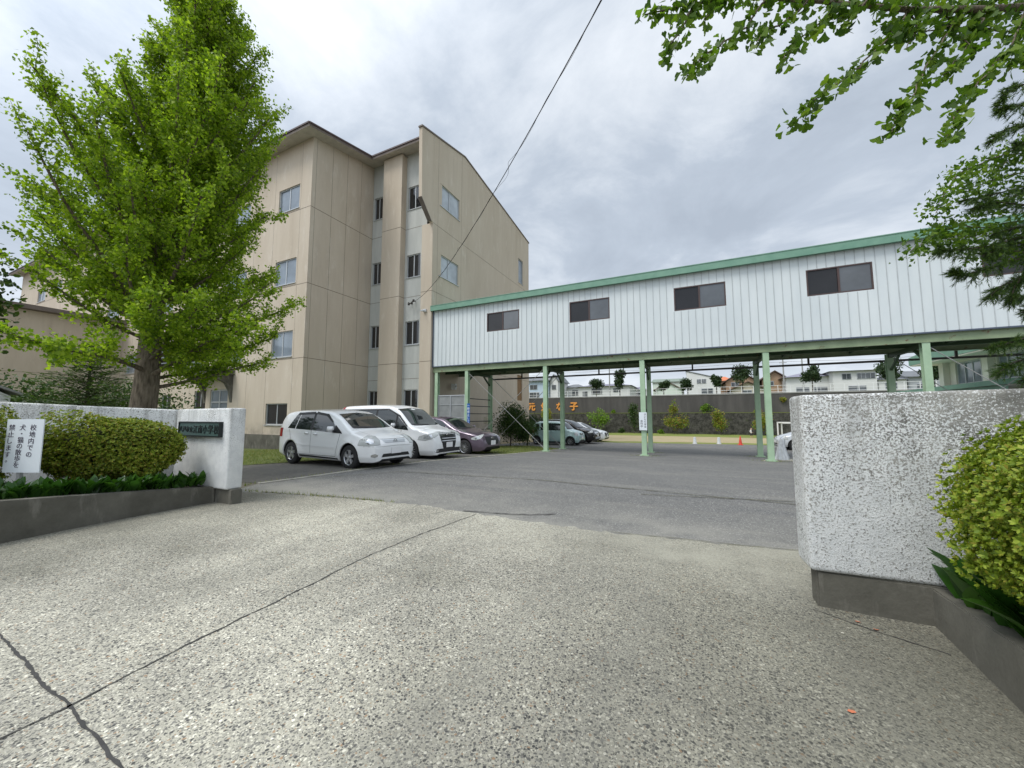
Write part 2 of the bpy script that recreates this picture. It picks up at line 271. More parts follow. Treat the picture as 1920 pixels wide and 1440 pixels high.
# ------------------------------------------------------------------ mesh helpers
class MB:
    def __init__(s): s.v = []; s.f = []; s.m = []
    def add(s, vs, fs, m=0):
        o = len(s.v); s.v += [tuple(p) for p in vs]; s.f += [tuple(i + o for i in f) for f in fs]; s.m += [m] * len(fs); return s
    def box(s, x0, x1, y0, y1, z0, z1, m=0):
        return s.add([(x0, y0, z0), (x1, y0, z0), (x1, y1, z0), (x0, y1, z0), (x0, y0, z1), (x1, y0, z1), (x1, y1, z1), (x0, y1, z1)],
                     [(0, 3, 2, 1), (4, 5, 6, 7), (0, 1, 5, 4), (1, 2, 6, 5), (2, 3, 7, 6), (3, 0, 4, 7)], m)
    def prism(s, poly, axis, a, b, m=0):
        # poly: 2-D points; axis 'x': (y,z), 'y': (x,z), 'z': (x,y); extruded from a to b
        def P(p, t): return {'x': (t, p[0], p[1]), 'y': (p[0], t, p[1]), 'z': (p[0], p[1], t)}[axis]
        n = len(poly); vs = [P(p, a) for p in poly] + [P(p, b) for p in poly]
        return s.add(vs, [tuple(range(n))[::-1], tuple(range(n, 2 * n))] + [(i, (i + 1) % n, n + (i + 1) % n, n + i) for i in range(n)], m)
    def tube(s, pts, rad, n=8, m=0, cap=True):
        pts = [Vector(p) for p in pts]; rs = rad if isinstance(rad, (list, tuple)) else [rad] * len(pts); vs = []; fs = []
        up = Vector((0, 0, 1))
        for i, p in enumerate(pts):
            d = (pts[min(i + 1, len(pts) - 1)] - pts[max(i - 1, 0)]).normalized()
            a = d.cross(up) if abs(d.z) < .95 else d.cross(Vector((1, 0, 0))); a.normalize(); b = d.cross(a)
            for k in range(n):
                t = 2 * math.pi * k / n; vs.append(p + (a * math.cos(t) + b * math.sin(t)) * rs[i])
        for i in range(len(pts) - 1):
            for k in range(n): fs.append((i * n + k, i * n + (k + 1) % n, (i + 1) * n + (k + 1) % n, (i + 1) * n + k))
        if cap: fs.append(tuple(range(n))); fs.append(tuple(range((len(pts) - 1) * n, len(pts) * n))[::-1])
        return s.add(vs, fs, m)
    def bar(s, p, q, w=.05, h=None, m=0):
        p, q = Vector(p), Vector(q); h = h or w; d = (q - p).normalized(); up = Vector((0, 0, 1)) if abs(d.z) < .95 else Vector((0, 1, 0))
        a = d.cross(up).normalized() * w / 2; b = d.cross(a).normalized() * h / 2
        vs = [p - a - b, p + a - b, p + a + b, p - a + b, q - a - b, q + a - b, q + a + b, q - a + b]
        return s.add(vs, [(0, 3, 2, 1), (4, 5, 6, 7), (0, 1, 5, 4), (1, 2, 6, 5), (2, 3, 7, 6), (3, 0, 4, 7)], m)
    def lathe(s, prof, c=(0, 0, 0), n=24, axis='z', m=0):
        vs = []; k = len(prof)
        for i in range(n):
            t = 2 * math.pi * i / n
            for r, h in prof:
                a, b = r * math.cos(t), r * math.sin(t)
                vs.append((c[0] + a, c[1] + b, c[2] + h) if axis == 'z' else (c[0] + a, c[1] + h, c[2] + b))
        fs = [(i * k + j, i * k + j + 1, ((i + 1) % n) * k + j + 1, ((i + 1) % n) * k + j) for i in range(n) for j in range(k - 1)]
        return s.add(vs, fs, m)
def link(name, me, mats, parent=None):
    o = bpy.data.objects.new(name, me); col.objects.link(o)
    for q in (mats if isinstance(mats, (list, tuple)) else [mats]): me.materials.append(M[q])
    if parent: o.parent = parent
    return o
def root_of(p):
    while p.parent: p = p.parent
    return p
def obj(name, mb, mats, parent=None, smooth=False, bevel=0, base=None):
    me = bpy.data.meshes.new(name); off = Vector(base) if base else (root_of(parent).location if parent else Vector((0, 0, 0)))
    me.from_pydata([(p[0] - off.x, p[1] - off.y, p[2] - off.z) for p in mb.v], [], mb.f)
    me.polygons.foreach_set('material_index', mb.m); me.update()
    if bevel:
        bm = bmesh.new(); bm.from_mesh(me); bmesh.ops.recalc_face_normals(bm, faces=bm.faces)
        es = [e for e in bm.edges if len(e.link_faces) == 2 and e.calc_face_angle(0) > .6]
        bmesh.ops.bevel(bm, geom=es, offset=bevel, segments=2, affect='EDGES', clamp_overlap=True); bm.to_mesh(me); bm.free()
    if smooth: me.shade_smooth()
    o = link(name, me, mats, parent)
    if base: o.location = base
    return o
def tag(o, label, cat, group=None, kind=None):
    if label: o['label'] = label
    if cat: o['category'] = cat
    if group: o['group'] = group
    if kind: o['kind'] = kind
    return o
def empty(name, loc, label, cat, group=None, rz=0):
    o = bpy.data.objects.new(name, None); col.objects.link(o); o.location = loc; o.rotation_euler = (0, 0, rz); return tag(o, label, cat, group)
def copy_tree(o, parent=None):
    c = o.copy(); col.objects.link(c); c.parent = parent
    for ch in list(o.children): copy_tree(ch, c)
    return c
def sheet(name, poly, mat, lift, step=None, label=None):
    # a polygon laid on the terrain, cut where the terrain creases
    bm = bmesh.new(); f = bm.faces.new([bm.verts.new((x, y, 0)) for x, y in poly])
    for c, n in [((0, y, 0), (0, 1, 0)) for y in (8, 23.5, 53)] + [((x, 0, 0), (1, 0, 0)) for x in (-8.5, -28.5)]:
        bmesh.ops.bisect_plane(bm, geom=bm.verts[:] + bm.edges[:] + bm.faces[:], plane_co=c, plane_no=n)
    bmesh.ops.triangulate(bm, faces=bm.faces)
    for v in bm.verts: v.co.z = gz(v.co.x, v.co.y) + lift
    bmesh.ops.recalc_face_normals(bm, faces=bm.faces)
    for f in bm.faces:
        if f.normal.z < 0: f.normal_flip()
    me = bpy.data.meshes.new(name); bm.to_mesh(me); bm.free(); o = link(name, me, mat)
    return tag(o, label, None, None, 'structure')
def cards(name, C, A, B, shape, mat, parent=None, base=None):
    # C centres, A length axis, B width axis (n x 3 arrays); shape = outline points (u along A, v along B)
    n = len(C); k = len(shape); S = np.array(shape)
    V = C[:, None, :] + A[:, None, :] * S[None, :, 0:1] + B[:, None, :] * S[None, :, 1:2]
    if S.shape[1] > 2: V = V + np.cross(A, B)[:, None, :] / (np.linalg.norm(A, axis=1)[:, None, None] + 1e-9) * S[None, :, 2:3]
    off = np.array(base if base else (root_of(parent).location if parent else (0, 0, 0)))
    V = (V - off).reshape(-1, 3)
    me = bpy.data.meshes.new(name); me.vertices.add(n * k); me.vertices.foreach_set('co', V.astype(np.float32).ravel())
    me.loops.add(n * k); me.loops.foreach_set('vertex_index', np.arange(n * k, dtype=np.int32))
    me.polygons.add(n); me.polygons.foreach_set('loop_start', np.arange(0, n * k, k, dtype=np.int32)); me.polygons.foreach_set('loop_total', np.full(n, k, dtype=np.int32))
    me.update(calc_edges=True); me.validate()
    o = link(name, me, mat, parent)
    if base: o.location = base
    return o
def unit(a): return a / (np.linalg.norm(a, axis=1)[:, None] + 1e-9)
def leafset(P, size, jit=.3, droop=0., up=0.):
    n = len(P); d = unit(rng.normal(size=(n, 3)) + np.array([0, 0, up - droop])); q = unit(np.cross(d, rng.normal(size=(n, 3))))
    s = size * (1 + jit * rng.normal(size=n)).clip(.5, 1.7)
    return d * s[:, None], q * s[:, None]
DIAMOND = [(0, 0), (.5, .32), (1, 0), (.5, -.32)]
FAN = [(0, 0), (.42, .24), (.72, .56), (.93, .4), (1., .14), (.86, .0), (1., -.14), (.93, -.4), (.72, -.56), (.42, -.24)]
FAN_FAR = [(0, 0), (.72, .54), (1, .2), (.86, 0), (1, -.2), (.72, -.54)]
OVAL = [(0, 0), (.3, .26), (.7, .26), (1, 0), (.7, -.26), (.3, -.26)]
NEEDLE = [(0, .03), (1, 0), (0, -.03)]
def text_mb(s, size, thick=0.):
    cu = bpy.data.curves.new('t', 'FONT'); cu.body = s; cu.size = size; cu.align_x = 'CENTER'; cu.align_y = 'CENTER'; cu.extrude = thick; cu.resolution_u = 3
    o = bpy.data.objects.new('t', cu); col.objects.link(o); bpy.context.view_layer.update()
    me = bpy.data.meshes.new_from_object(o.evaluated_get(bpy.context.evaluated_depsgraph_get()))
    mb = MB(); mb.add([tuple(v.co) for v in me.vertices], [tuple(p.vertices) for p in me.polygons])
    bpy.data.objects.remove(o); bpy.data.curves.remove(cu); bpy.data.meshes.remove(me); return mb
def place_text(mb, s, c, ux, uz, size, thick=.002, bold=0.):
    # glyph s centred at c, ux = reading direction, uz = up
    t = text_mb(s, size, thick); ux, uz = Vector(ux), Vector(uz); uy = uz.cross(ux); c = Vector(c)
    if not t.v: return
    cx = (min(v[0] for v in t.v) + max(v[0] for v in t.v)) / 2; cy = (min(v[1] for v in t.v) + max(v[1] for v in t.v)) / 2
    uy = ux.cross(uz)
    for i_, (dx, dz) in enumerate([(0, 0)] if not bold else [(-bold, 0), (bold, 0), (0, bold), (0, -bold)]):
        mb.add([c + ux * (v[0] - cx + dx) + uz * (v[1] - cy + dz) + uy * (-v[2] + (.0004 if thick < .01 else .003) * i_) for v in t.v], t.f)

# ------------------------------------------------------------------ setting: ground sheets
def big_ground():
    bm = bmesh.new(); xs = [-400, -60, -28.5, -8.5, 5, 60, 400]; ys = [-150, -10, 8, 23.5, 53, 54.02]
    g = [[bm.verts.new((x, y, gz(x, y))) for x in xs] for y in ys]
    for j in range(len(ys) - 1):
        for i in range(len(xs) - 1): bm.faces.new((g[j][i], g[j][i + 1], g[j + 1][i + 1], g[j + 1][i]))
    me = bpy.data.meshes.new('ground'); bm.to_mesh(me); bm.free(); tag(link('ground', me, 'ground_soil'), None, None, None, 'structure')
big_ground()
def wavy(pts, amp=.05, step=.25):
    out = []
    for i in range(len(pts) - 1):
        a, b = Vector(pts[i]), Vector(pts[i + 1]); n = max(1, int((b - a).length / step))
        for k in range(n):
            p = a.lerp(b, k / n); out.append((p.x + random.uniform(-amp, amp), p.y + random.uniform(-amp, amp)))
    out.append(pts[-1]); return out
KERB = [(-7.9, 4.3), (-8.15, 4.85), (-8.02, 5.7), (-7.86, 7.4), (-7.75, 9.9), (-7.05, 14.4), (-6.72, 17.0), (-6.35, 20.)]
sheet('asphalt_lot', [(-10.5, 2.6)] + KERB + [(-12.5, 20.6), (-13., 24), (-10, 29.2), (-5.2, 28.9), (3.3, 31.2), (6.3, 31.6), (14, 32.), (26, 30), (26, 3.5), (3, 3.0)], 'asphalt', .004)
sheet('parking_strip', [(-11.8, 4.4), (-8.2, 4.9), (-8.05, 5.7), (-7.89, 7.4), (-7.79, 9.9), (-7.1, 14.4), (-7.6, 14.4), (-8.9, 13.2), (-10.0, 10.), (-11.2, 8.1), (-12.2, 6.4)], 'parking_gravel', .008)
bord = wavy([(-7.9, 4.15), (-5.5, 4.62), (-3.9, 4.82), (-2.8, 4.75), (-.9, 4.7), (0, 4.8), (.9, 4.92), (3.2, 5.15)], .045, .09)
sheet('concrete_apron', [(-12, -6)] + [(6, -6), (6, 5.3)][0:1] + [(6, 5.2)] + bord[::-1] + [(-12, 3.7)], 'concrete', .008)
lawn_poly = [(-70, 13.2), (-19, 13.2), (-18.2, 17.), (-13.3, 17.4), (-11.2, 20.2), (-9.6, 22.2), (-6.6, 19.8), (-6.85, 16.9), (-7.15, 14.5), (-7.8, 14.3), (-9.0, 13.0), (-10.2, 10.), (-11.3, 8.0), (-12.6, 6.2), (-14, 5.2), (-30, 4)]
sheet('lawn', lawn_poly, 'lawn', .012)
sheet('playing_field', [(-60, 24), (-13.05, 24), (-10, 29.15), (-5.2, 28.85), (3.3, 31.15), (6.3, 31.5), (14, 31.9), (60, 31), (60, 53.98), (-60, 53.98)], 'field', .006)
sheet('field_verge', wavy([(-60, 43), (-11.4, 43.8), (4.7, 44.6), (60, 46)], .5, 3) + [(60, 53.97), (-60, 53.97)], 'field_green', .014)
sheet('verge_strip', wavy([(-9.9, 29.25), (-5.2, 28.95), (3.3, 31.25), (14, 32.)], .12, .7) + wavy([(14, 33.6), (3.3, 33.2), (-5, 31), (-9.5, 30.6)], .4, .7), 'field_green', .010)
# slab joints and cracks in the concrete apron
def crack(name, pts, wd, lift=.012, mat='joint_dark', jit=.012, step=.035):
    mb = MB(); P = []
    for i in range(len(pts) - 1):
        a, b = Vector(pts[i]), Vector(pts[i + 1]); n = max(1, int((b - a).length / step))
        P += [a.lerp(b, k / n) for k in range(n)]
    P.append(Vector(pts[-1])); off = 0; L_ = []
    for i, p in enumerate(P):
        d = (P[min(i + 1, len(P) - 1)] - P[max(0, i - 1)]).normalized(); q = Vector((-d.y, d.x)); off = off * .8 + random.uniform(-jit, jit) * .5
        ww = wd * random.uniform(.45, 1.25) / 2; L_.append((p + q * (off + ww), p + q * (off - ww)))
    vs = []
    for a, b in L_: vs += [(a.x, a.y, gz(a.x, a.y) + lift), (b.x, b.y, gz(b.x, b.y) + lift)]
    mb.add(vs, [(2 * i, 2 * i + 1, 2 * i + 3, 2 * i + 2) for i in range(len(L_) - 1)])
    return tag(obj(name, mb, mat), None, None, None, 'structure')
crack('slab_joint', [(-2.75, .2), (-2.75, .81), (-2.80, 1.07), (-2.85, 1.5), (-2.90, 2.1), (-2.98, 2.94), (-2.95, 3.66), (-2.9, 4.12), (-2.83, 4.7)], .014)
crack('slab_joint', [(-7., .88), (-4.0, .86), (-3.5, .845), (-2.75, .81), (-2.44, .8), (-2.0, .78), (-1.5, .76)], .016)
crack('slab_joint', [(.72, 3.5), (1.05, 3.32), (1.3, 3.2)], .008)
crack('asphalt_seam', [(-7.6, 5.9), (-6.7, 7.42), (-3.1, 7.76), (.3, 7.5), (1.6, 7.4), (6, 7.3)], .03, .016, 'weed_brown', .03, .1)
crack('asphalt_seam', [(-.9, 7.14), (1.45, 7.65), (5, 8.2)], .025, .016, 'weed_brown', .03, .1)
crack('asphalt_seam', [(-7.2, 4.35), (-5.6, 4.66), (-4.6, 4.78)], .02, .016, 'weed_brown', .02, .06)
crack('asphalt_seam', [(-3.1, 4.78), (-2.4, 4.9), (-1.8, 5.2)], .03, .016, 'joint_dark', .03, .06)
crack('asphalt_seam', [(-1.0, 4.72), (.4, 4.85), (2.2, 5.05)], .012, .016, 'weed_brown', .02, .06)
kb = MB()
for i in range(len(KERB) - 2):
    a, b = Vector(KERB[i + 1]), Vector(KERB[i + 2]); z0, z1 = gz(*a), gz(*b); n = (b - a).normalized(); q = Vector((-n.y, n.x)) * .06
    kb.add([(a.x - q.x, a.y - q.y, z0 + .022), (b.x - q.x, b.y - q.y, z1 + .022), (b.x + q.x, b.y + q.y, z1 + .022), (a.x + q.x, a.y + q.y, z0 + .022),
            (a.x - q.x, a.y - q.y, z0 - .1), (b.x - q.x, b.y - q.y, z1 - .1), (b.x + q.x, b.y + q.y, z1 - .1), (a.x + q.x, a.y + q.y, z0 - .1)],
           [(0, 1, 2, 3), (0, 4, 5, 1), (3, 2, 6, 7), (0, 3, 7, 4), (1, 5, 6, 2)])
tag(obj('kerb', kb, 'kerb_stone'), None, None, None, 'structure')
# terrace on which the houses stand
tm = MB(); tm.add([(-150, 54.5, 4.12), (150, 54.5, 4.12), (300, 400, 4.2), (-300, 400, 4.2)], [(0, 1, 2, 3)]); tag(obj('terrace', tm, 'lawn'), None, None, None, 'structure')

# ------------------------------------------------------------------ building helpers
def wall_grid(mb, plane, c, u0, u1, v0, v1, holes, rev=.14, m=0, inward=1):
    us = sorted({u0, u1, *[h[0] for h in holes], *[h[1] for h in holes]}); vs = sorted({v0, v1, *[h[2] for h in holes], *[h[3] for h in holes]})
    P = (lambda u, v, d=0: (u, c + d * inward, v)) if plane == 'y' else (lambda u, v, d=0: (c + d * inward, u, v))
    for i in range(len(us) - 1):
        for j in range(len(vs) - 1):
            cu, cv = (us[i] + us[i + 1]) / 2, (vs[j] + vs[j + 1]) / 2
            if any(h[0] < cu < h[1] and h[2] < cv < h[3] for h in holes): continue
            mb.add([P(us[i], vs[j]), P(us[i + 1], vs[j]), P(us[i + 1], vs[j + 1]), P(us[i], vs[j + 1])], [(0, 1, 2, 3)], m)
    for a, b, e, f in holes:
        for (p, q) in (((a, e), (b, e)), ((b, e), (b, f)), ((b, f), (a, f)), ((a, f), (a, e))):
            mb.add([P(*p), P(*q), P(*q, rev), P(*p, rev)], [(0, 1, 2, 3)], m)
def window(parent, plane, c, u0, u1, v0, v1, frame='alu', glass='dark_glass', n=2, fw_=.05, rec=.09, inward=1, sill=True, name='window', sill_mat=None):
    mb = MB()
    def B(m, a, b, d0, d1, e, f):
        lo, hi = sorted((c + d0 * inward, c + d1 * inward))
        (m.box(a, b, lo, hi, e, f) if plane == 'y' else m.box(lo, hi, a, b, e, f))
    t = rec
    B(mb, u0, u1, t - .03, t + .04, v0, v0 + fw_); B(mb, u0, u1, t - .03, t + .04, v1 - fw_, v1)
    B(mb, u0, u0 + fw_, t - .03, t + .04, v0 + fw_, v1 - fw_); B(mb, u1 - fw_, u1, t - .03, t + .04, v0 + fw_, v1 - fw_)
    for k in range(1, n):
        x = u0 + (u1 - u0) * k / n; B(mb, x - .03, x + .03, t - .025, t + .03, v0 + fw_, v1 - fw_)
    if sill: B(mb, u0 - .03, u1 + .03, -.05, t - .031, v0 - .045, v0 - .004)
    o = obj(name, mb, frame, parent)
    gl = MB()
    for k in range(n):
        a = u0 + (u1 - u0) * k / n + (.03 if k else fw_); b = u0 + (u1 - u0) * (k + 1) / n - (.03 if k < n - 1 else fw_); d = t + (.0 if k % 2 else .018)
        B(gl, a, b, d, d + .008, v0 + fw_, v1 - fw_)
    gs = [glass, 'pane_screen'] if glass == 'brown_glass' else [glass]
    if len(gs) > 1: gl.m = [1 - (i // 6) % 2 for i in range(len(gl.m))]
    obj('pane', gl, gs, o); return o
# ------------------------------------------------------------------ the school block
XC, YC, YR, YP, XG = -18.45, 12.94, 17.33, 16.89, -13.22
sch = empty('school_building', (-18.45, 12.94, -.4), 'four storey beige rendered school building with slanted roof behind the parked cars', 'school building')
sof = lambda y: 16.86 + .2 * (y - YC)
rooftop = lambda y: 17.72 + .227 * (y - 15.78) if y < 20.19 else 18.72 - .124 * (y - 20.19)
fl = [(4.62, 6.05), (8.72, 10.15), (13.02, 14.42)]
holesA = [(-21.45, -19.58, .92, 2.08), (-28.95, -27.6, .5, 3.0), (-27.1, -25.2, -.3, 3.02), (-33.2, -31.9, .6, 2.85)]
winsA = [(-21.45, -19.58, .92, 2.08)]
for a, b in fl: winsA.append((-21.25, -19.42, a, b))
for a, b in fl:
    for k in range(9): winsA.append((-26.2 - 4.3 * k, -24.0 - 4.3 * k, a, b))
holesA += [h for h in winsA if h not in holesA]
wm = MB(); wall_grid(wm, 'y', YC, -66, XC, -1.2, 16.86, holesA)
wm.add([(XC, YC, -1.2), (XC, YR, -1.2), (XC, YR, sof(YR)), (XC, YC, 16.86)], [(0, 1, 2, 3)])
wm.add([(-66, YC, -1.2), (-66, 31, -1.2), (-66, 31, 16), (-66, YC, 16.86)], [(3, 2, 1, 0)])
wm.add([(-66, 31, -1.2), (XG, 31, -1.2), (XG, 31, 17.3), (-66, 31, 17.3)], [(3, 2, 1, 0)])
for zj in (12.87, 8.56, 4.49):
    wm.box(-66, XC + .004, YC - .004, YC + .01, zj - .014, zj + .014, 1); wm.box(XC - .01, XC + .004, YC + .012, YR, zj - .014, zj + .014, 1)
for xj in (-19.3, -21.6, -23.4, -29.6, -34, -38.3): wm.box(xj - .006, xj + .006, YC - .003, YC + .005, .4, 16.8, 1)
for yj in (13.19, 14.23, 15.26, 16.32): wm.box(XC - .01, XC + .003, yj - .007, yj + .007, .4, sof(yj) - .02, 1)
obj('wall', wm, ['wall', 'black_joint'], sch)
pm = MB()
pm.box(-66.02, XC + .03, YC - .04, YC + .05, -1.3, .38); pm.box(XC - .05, XC + .04, YC + .051, YR, -1.3, .36); obj('plinth', pm, 'stain', sch)
for h in winsA:
    window(sch, 'y', YC, *h, glass='sky_glass' if h[2] > 4 else 'dark_glass')
window(sch, 'y', YC, -28.95, -27.6, .5, 3.0); window(sch, 'y', YC, -33.2, -31.9, .6, 2.85)
# entrance: door, canopy and its brackets
dm = MB(); a, b, e, f = -27.1, -25.2, -.3, 3.02
for (p, q, r, s_) in ((a, b, 2.2, 2.3), (a, b, 2.94, f), (a, a + .09, e, 2.94), (b - .09, b, e, 2.94), (-26.2, -26.1, e, 2.94), (a + .09, -26.2, 1.0, 1.12), (-26.1, b - .09, 1.0, 1.12)): dm.box(p, q, YC + .05 + .002 * r, YC + .12, r, s_)
do = obj('entrance_door', dm, 'alu', sch); gm = MB(); gm.box(a + .05, b - .05, YC + .09, YC + .1, e, f - .05); obj('pane', gm, 'sky_glass', do)
cm = MB(); cm.box(-27.9, -24.6, YC - 1.1, YC - .002, 3.85, 4.2)
for x in (-27.75, -24.85): cm.prism([(YC - .003, 2.2), (YC - .003, 3.848), (YC - 1.0, 3.848), (YC - .95, 3.6), (YC - .4, 3.35), (YC - .15, 2.9)], 'x', x - .12, x + .12)
obj('entrance_canopy', cm, 'stain', sch)
# recessed bays with their piers
bm_ = MB(); holesC = []
for a, b, zz in ((-18.33, -17.56, 0), (-15.5, -14.45, 0)):
    for v0, v1 in ((.9, 2.95), (5.64, 7.08), (9.78, 11.2), (14.1, 15.58)): holesC.append((a, b, v0, v1))
wall_grid(bm_, 'y', YR, -18.44, -14.0, -1.2, 17.75, holesC)
for zj in (12.87, 8.56, 4.49, 3.6): bm_.box(-18.44, -14, YR - .004, YR + .01, zj - .012, zj + .012, 1)
obj('recessed_bay', bm_, ['bay', 'black_joint'], sch)
for h in holesC: window(sch, 'y', YR, *h, glass='dark_glass')
for x0, x1 in ((-17.16, -15.65), (-14.01, XG - .004)):
    p = MB(); p.box(x0, x1, YP, YR + .3 if x1 < -15 else YR + .4, -1.2, 17.6 if x1 < -15 else 12.6)
    if x1 > -15: p.box(x0 + .3, x1 - .01, YP + .35, YR + .4, 12.6, 17.7)
    for zj in (12.87, 8.56, 4.49):
        if zj < (17 if x1 < -15 else 12): p.box(x0 - .004, x1 + .004, YP - .004, YR - .01, zj - .014, zj + .014, 1)
    obj('pier', p, ['wall', 'black_joint'], sch)
# gable end with its forward fin
gm = MB(); hg = [(17.54, 19.6, 14.0, 15.38), (17.5, 19.55, 9.66, 11.0), (28.75, 29.7, 12.95, 15.1), (28.5, 29.48, 2.7, 4.85)]
wall_grid(gm, 'x', XG, YP, 31, -1.2, 12.62, [h for h in hg if h[3] < 12.6], inward=-1)
up = [h for h in hg if h[3] > 12.63]
us = [YP, 17.54, 19.6, 20.19, 28.75, 29.7, 31]
for i in range(6):
    a, b = us[i], us[i + 1]; hh = [h for h in up if h[0] <= a and h[1] >= b]
    if hh:
        gm.add([(XG, a, 12.62), (XG, b, 12.62), (XG, b, hh[0][2]), (XG, a, hh[0][2])], [(0, 1, 2, 3)]); gm.add([(XG, a, hh[0][3]), (XG, b, hh[0][3]), (XG, b, rooftop(b)), (XG, a, rooftop(a))], [(0, 1, 2, 3)])
        for (p, q) in (((a, hh[0][2]), (b, hh[0][2])), ((b, hh[0][2]), (b, hh[0][3])), ((b, hh[0][3]), (a, hh[0][3])), ((a, hh[0][3]), (a, hh[0][2]))):
            gm.add([(XG, *p), (XG, *q), (XG - .14, *q), (XG - .14, *p)], [(0, 1, 2, 3)])
    else: gm.add([(XG, a, 12.62), (XG, b, 12.62), (XG, b, rooftop(b)), (XG, a, rooftop(a))], [(0, 1, 2, 3)])
gm.prism([(YP, 12.62), (YP - .003, rooftop(YP) - .003), (15.78, 17.72), (15.87, 13.56), (16.7, 12.63)], 'x', XG - .22, XG)
for zj in (12.6, 8.56, 4.49): gm.box(XG - .01, XG + .004, YP + .01, 31, zj - .014, zj + .014, 1)
for yj in (17.35, 19.85): gm.box(XG - .01, XG + .003, yj - .008, yj + .008, .4, rooftop(yj) - .1, 1)
obj('gable_wall', gm, ['wall', 'gable_joint'], sch)
tr = MB()
for a, b in ((15.72, 20.19), (20.19, 31.08)):
    tr.add([(XG - .24, a, rooftop(a)), (XG + .05, a, rooftop(a)), (XG + .05, b, rooftop(b)), (XG - .24, b, rooftop(b)), (XG - .24, a, rooftop(a) + .09), (XG + .05, a, rooftop(a) + .09), (XG + .05, b, rooftop(b) + .09), (XG - .24, b, rooftop(b) + .09)],
           [(0, 1, 2, 3), (4, 7, 6, 5), (0, 4, 5, 1), (1, 5, 6, 2), (2, 6, 7, 3), (3, 7, 4, 0)])
tr.bar((XG - .1, 15.8, 13.6), (XG - .1, 16.72, 12.6), .26, .05)
obj('coping', tr, 'roof_edge', sch)
for h, g_ in zip(hg, ('pale_sky_glass', 'pale_sky_glass', 'sky_glass', 'dark_glass')):
    if h[3] < 5:
        s_ = MB(); s_.box(XG - .1, XG - .06, h[0], h[1], h[2], h[3]); obj('shutter', s_, 'shutter_brown', sch)
    else: window(sch, 'x', XG, *h, glass=g_, inward=-1, n=2 if h[1] - h[0] > 1.5 else 1, name='gable_window')
# roof: thin slab with broad eaves, following the corner tower and the recess
rf = MB(); P = [(-67, YC - .8), (XC + .72, YC - .8), (XC + .72, 16.42), (XG - .225, 16.42), (XG - .225, 20.19), (-67, 20.19)]; n = len(P)
vs = [(x, y, sof(y)) for x, y in P] + [(x, y, sof(y) + .2) for x, y in P]
rf.add(vs, [(0, 5, 4, 3, 2, 1)], 1); rf.add(vs, [tuple(range(n, 2 * n))] + [(i, (i + 1) % n, n + (i + 1) % n, n + i) for i in range(n)], 0)
rf.add([(-67, 20.19, sof(20.19) + .2), (XG - .225, 20.19, sof(20.19) + .2), (XG - .225, 31, 17.2), (-67, 31, 17.2)], [(0, 1, 2, 3)], 0)
obj('roof', rf, ['roof_edge', 'soffit'], sch)
fg = MB()
for i in (0, 1, 2):
    (xa, ya), (xb, yb) = P[i], P[i + 1]; fg.bar((xa, ya, sof(ya) + .19), (xb, yb, sof(yb) + .19), .1, .09)
obj('gutter', fg, 'brown_frame', sch)
dp = MB(); dp.tube([(-35.1, 12.86, -.5), (-35.1, 12.86, 16.8)], .07, 8); obj('downpipe', dp, 'white_paint', sch)
sc_ = MB(); sc_.box(-13.75, -13.55, YP - .1, YP - .002, 7.35, 7.5); sc_.tube([(-13.65, YP - .08, 7.42), (-13.75, YP - .3, 7.36)], .045, 8); tag(obj('security_camera', sc_, 'plastic_grey', base=(-13.65, YP, 7.4)), 'small security camera on the beige pier beside the white footbridge', 'camera')
br = MB(); br.bar((-15.0, YR, 8.1), (-15.0, YR - .35, 8.1), .04); br.bar((-14.75, YR, 8.25), (-14.75, YR - .3, 8.15), .04)
for x, z in ((-15.0, 8.02), (-14.78, 8.05), (-14.65, 8.2)): br.lathe([(0, -.08), (.05, -.07), (.07, 0), (.05, .07), (0, .08)], (x, YR - .3, z), 8)
tag(obj('cable_bracket', br, 'dark_iron', base=(-14.9, YR, 8.1)), 'black cable bracket with insulators on the grey bay between two piers', 'bracket')
# lower wing on the left, blank wall facing the drive
lw = empty('low_wing', (-40, 12.9, -.6), 'low beige wing with a long blank wall and dark roof edge, behind the big ginkgo', 'building')
m_ = MB(); m_.add([(-40, -8, -1), (-40, 12.93, -1), (-40, 12.93, 8.5), (-40, -8, 8.5)], [(0, 1, 2, 3)]); m_.add([(-60, -8, -1), (-40, -8, -1), (-40, -8, 8.5), (-60, -8, 8.5)], [(0, 1, 2, 3)]); m_.box(-40.002, -39.996, -8, 12.9, 4.3, 4.33, 1); obj('wall', m_, ['wall', 'gable_joint'], lw)
m_ = MB(); m_.box(-60.4, -39.45, -8.5, 12.9, 8.5, 8.8); obj('roof', m_, 'roof_edge', lw)
m_ = MB(); m_.box(-39.998, -39.93, 3.3, 4.6, 6.1, 7.3)
for k in range(9): m_.box(-39.94, -39.88, 3.35, 4.55, 6.15 + k * .125, 6.2 + k * .125)
obj('louvre', m_, 'white_paint', lw)
# garden shed at the far left
sh = empty('garden_shed', (-17.6, 3.0, -.15), 'small white gabled shed with a louvred vent at the left edge, behind the gate wall', 'shed')
m_ = MB(); m_.box(-18.9, -17.0, 1.7, 3.35, -.3, 1.95); m_.prism([(1.7, 1.95), (3.35, 1.95), (2.5, 2.45)], 'x', -18.9, -17.0); obj('wall', m_, 'white_paint', sh)
m_ = MB(); m_.bar((-17.95, 2.5, 2.52), (-17.95, 3.55, 2.0), 2.1, .05); m_.bar((-17.95, 2.5, 2.52), (-17.95, 1.45, 2.0), 2.1, .05); obj('roof', m_, 'pole_grey', sh)
m_ = MB(); [m_.box(-17.0, -16.96, 2.3, 2.9, 1.5 + .09 * k, 1.55 + .09 * k) for k in range(6)]; obj('vent', m_, 'house_grey', sh)

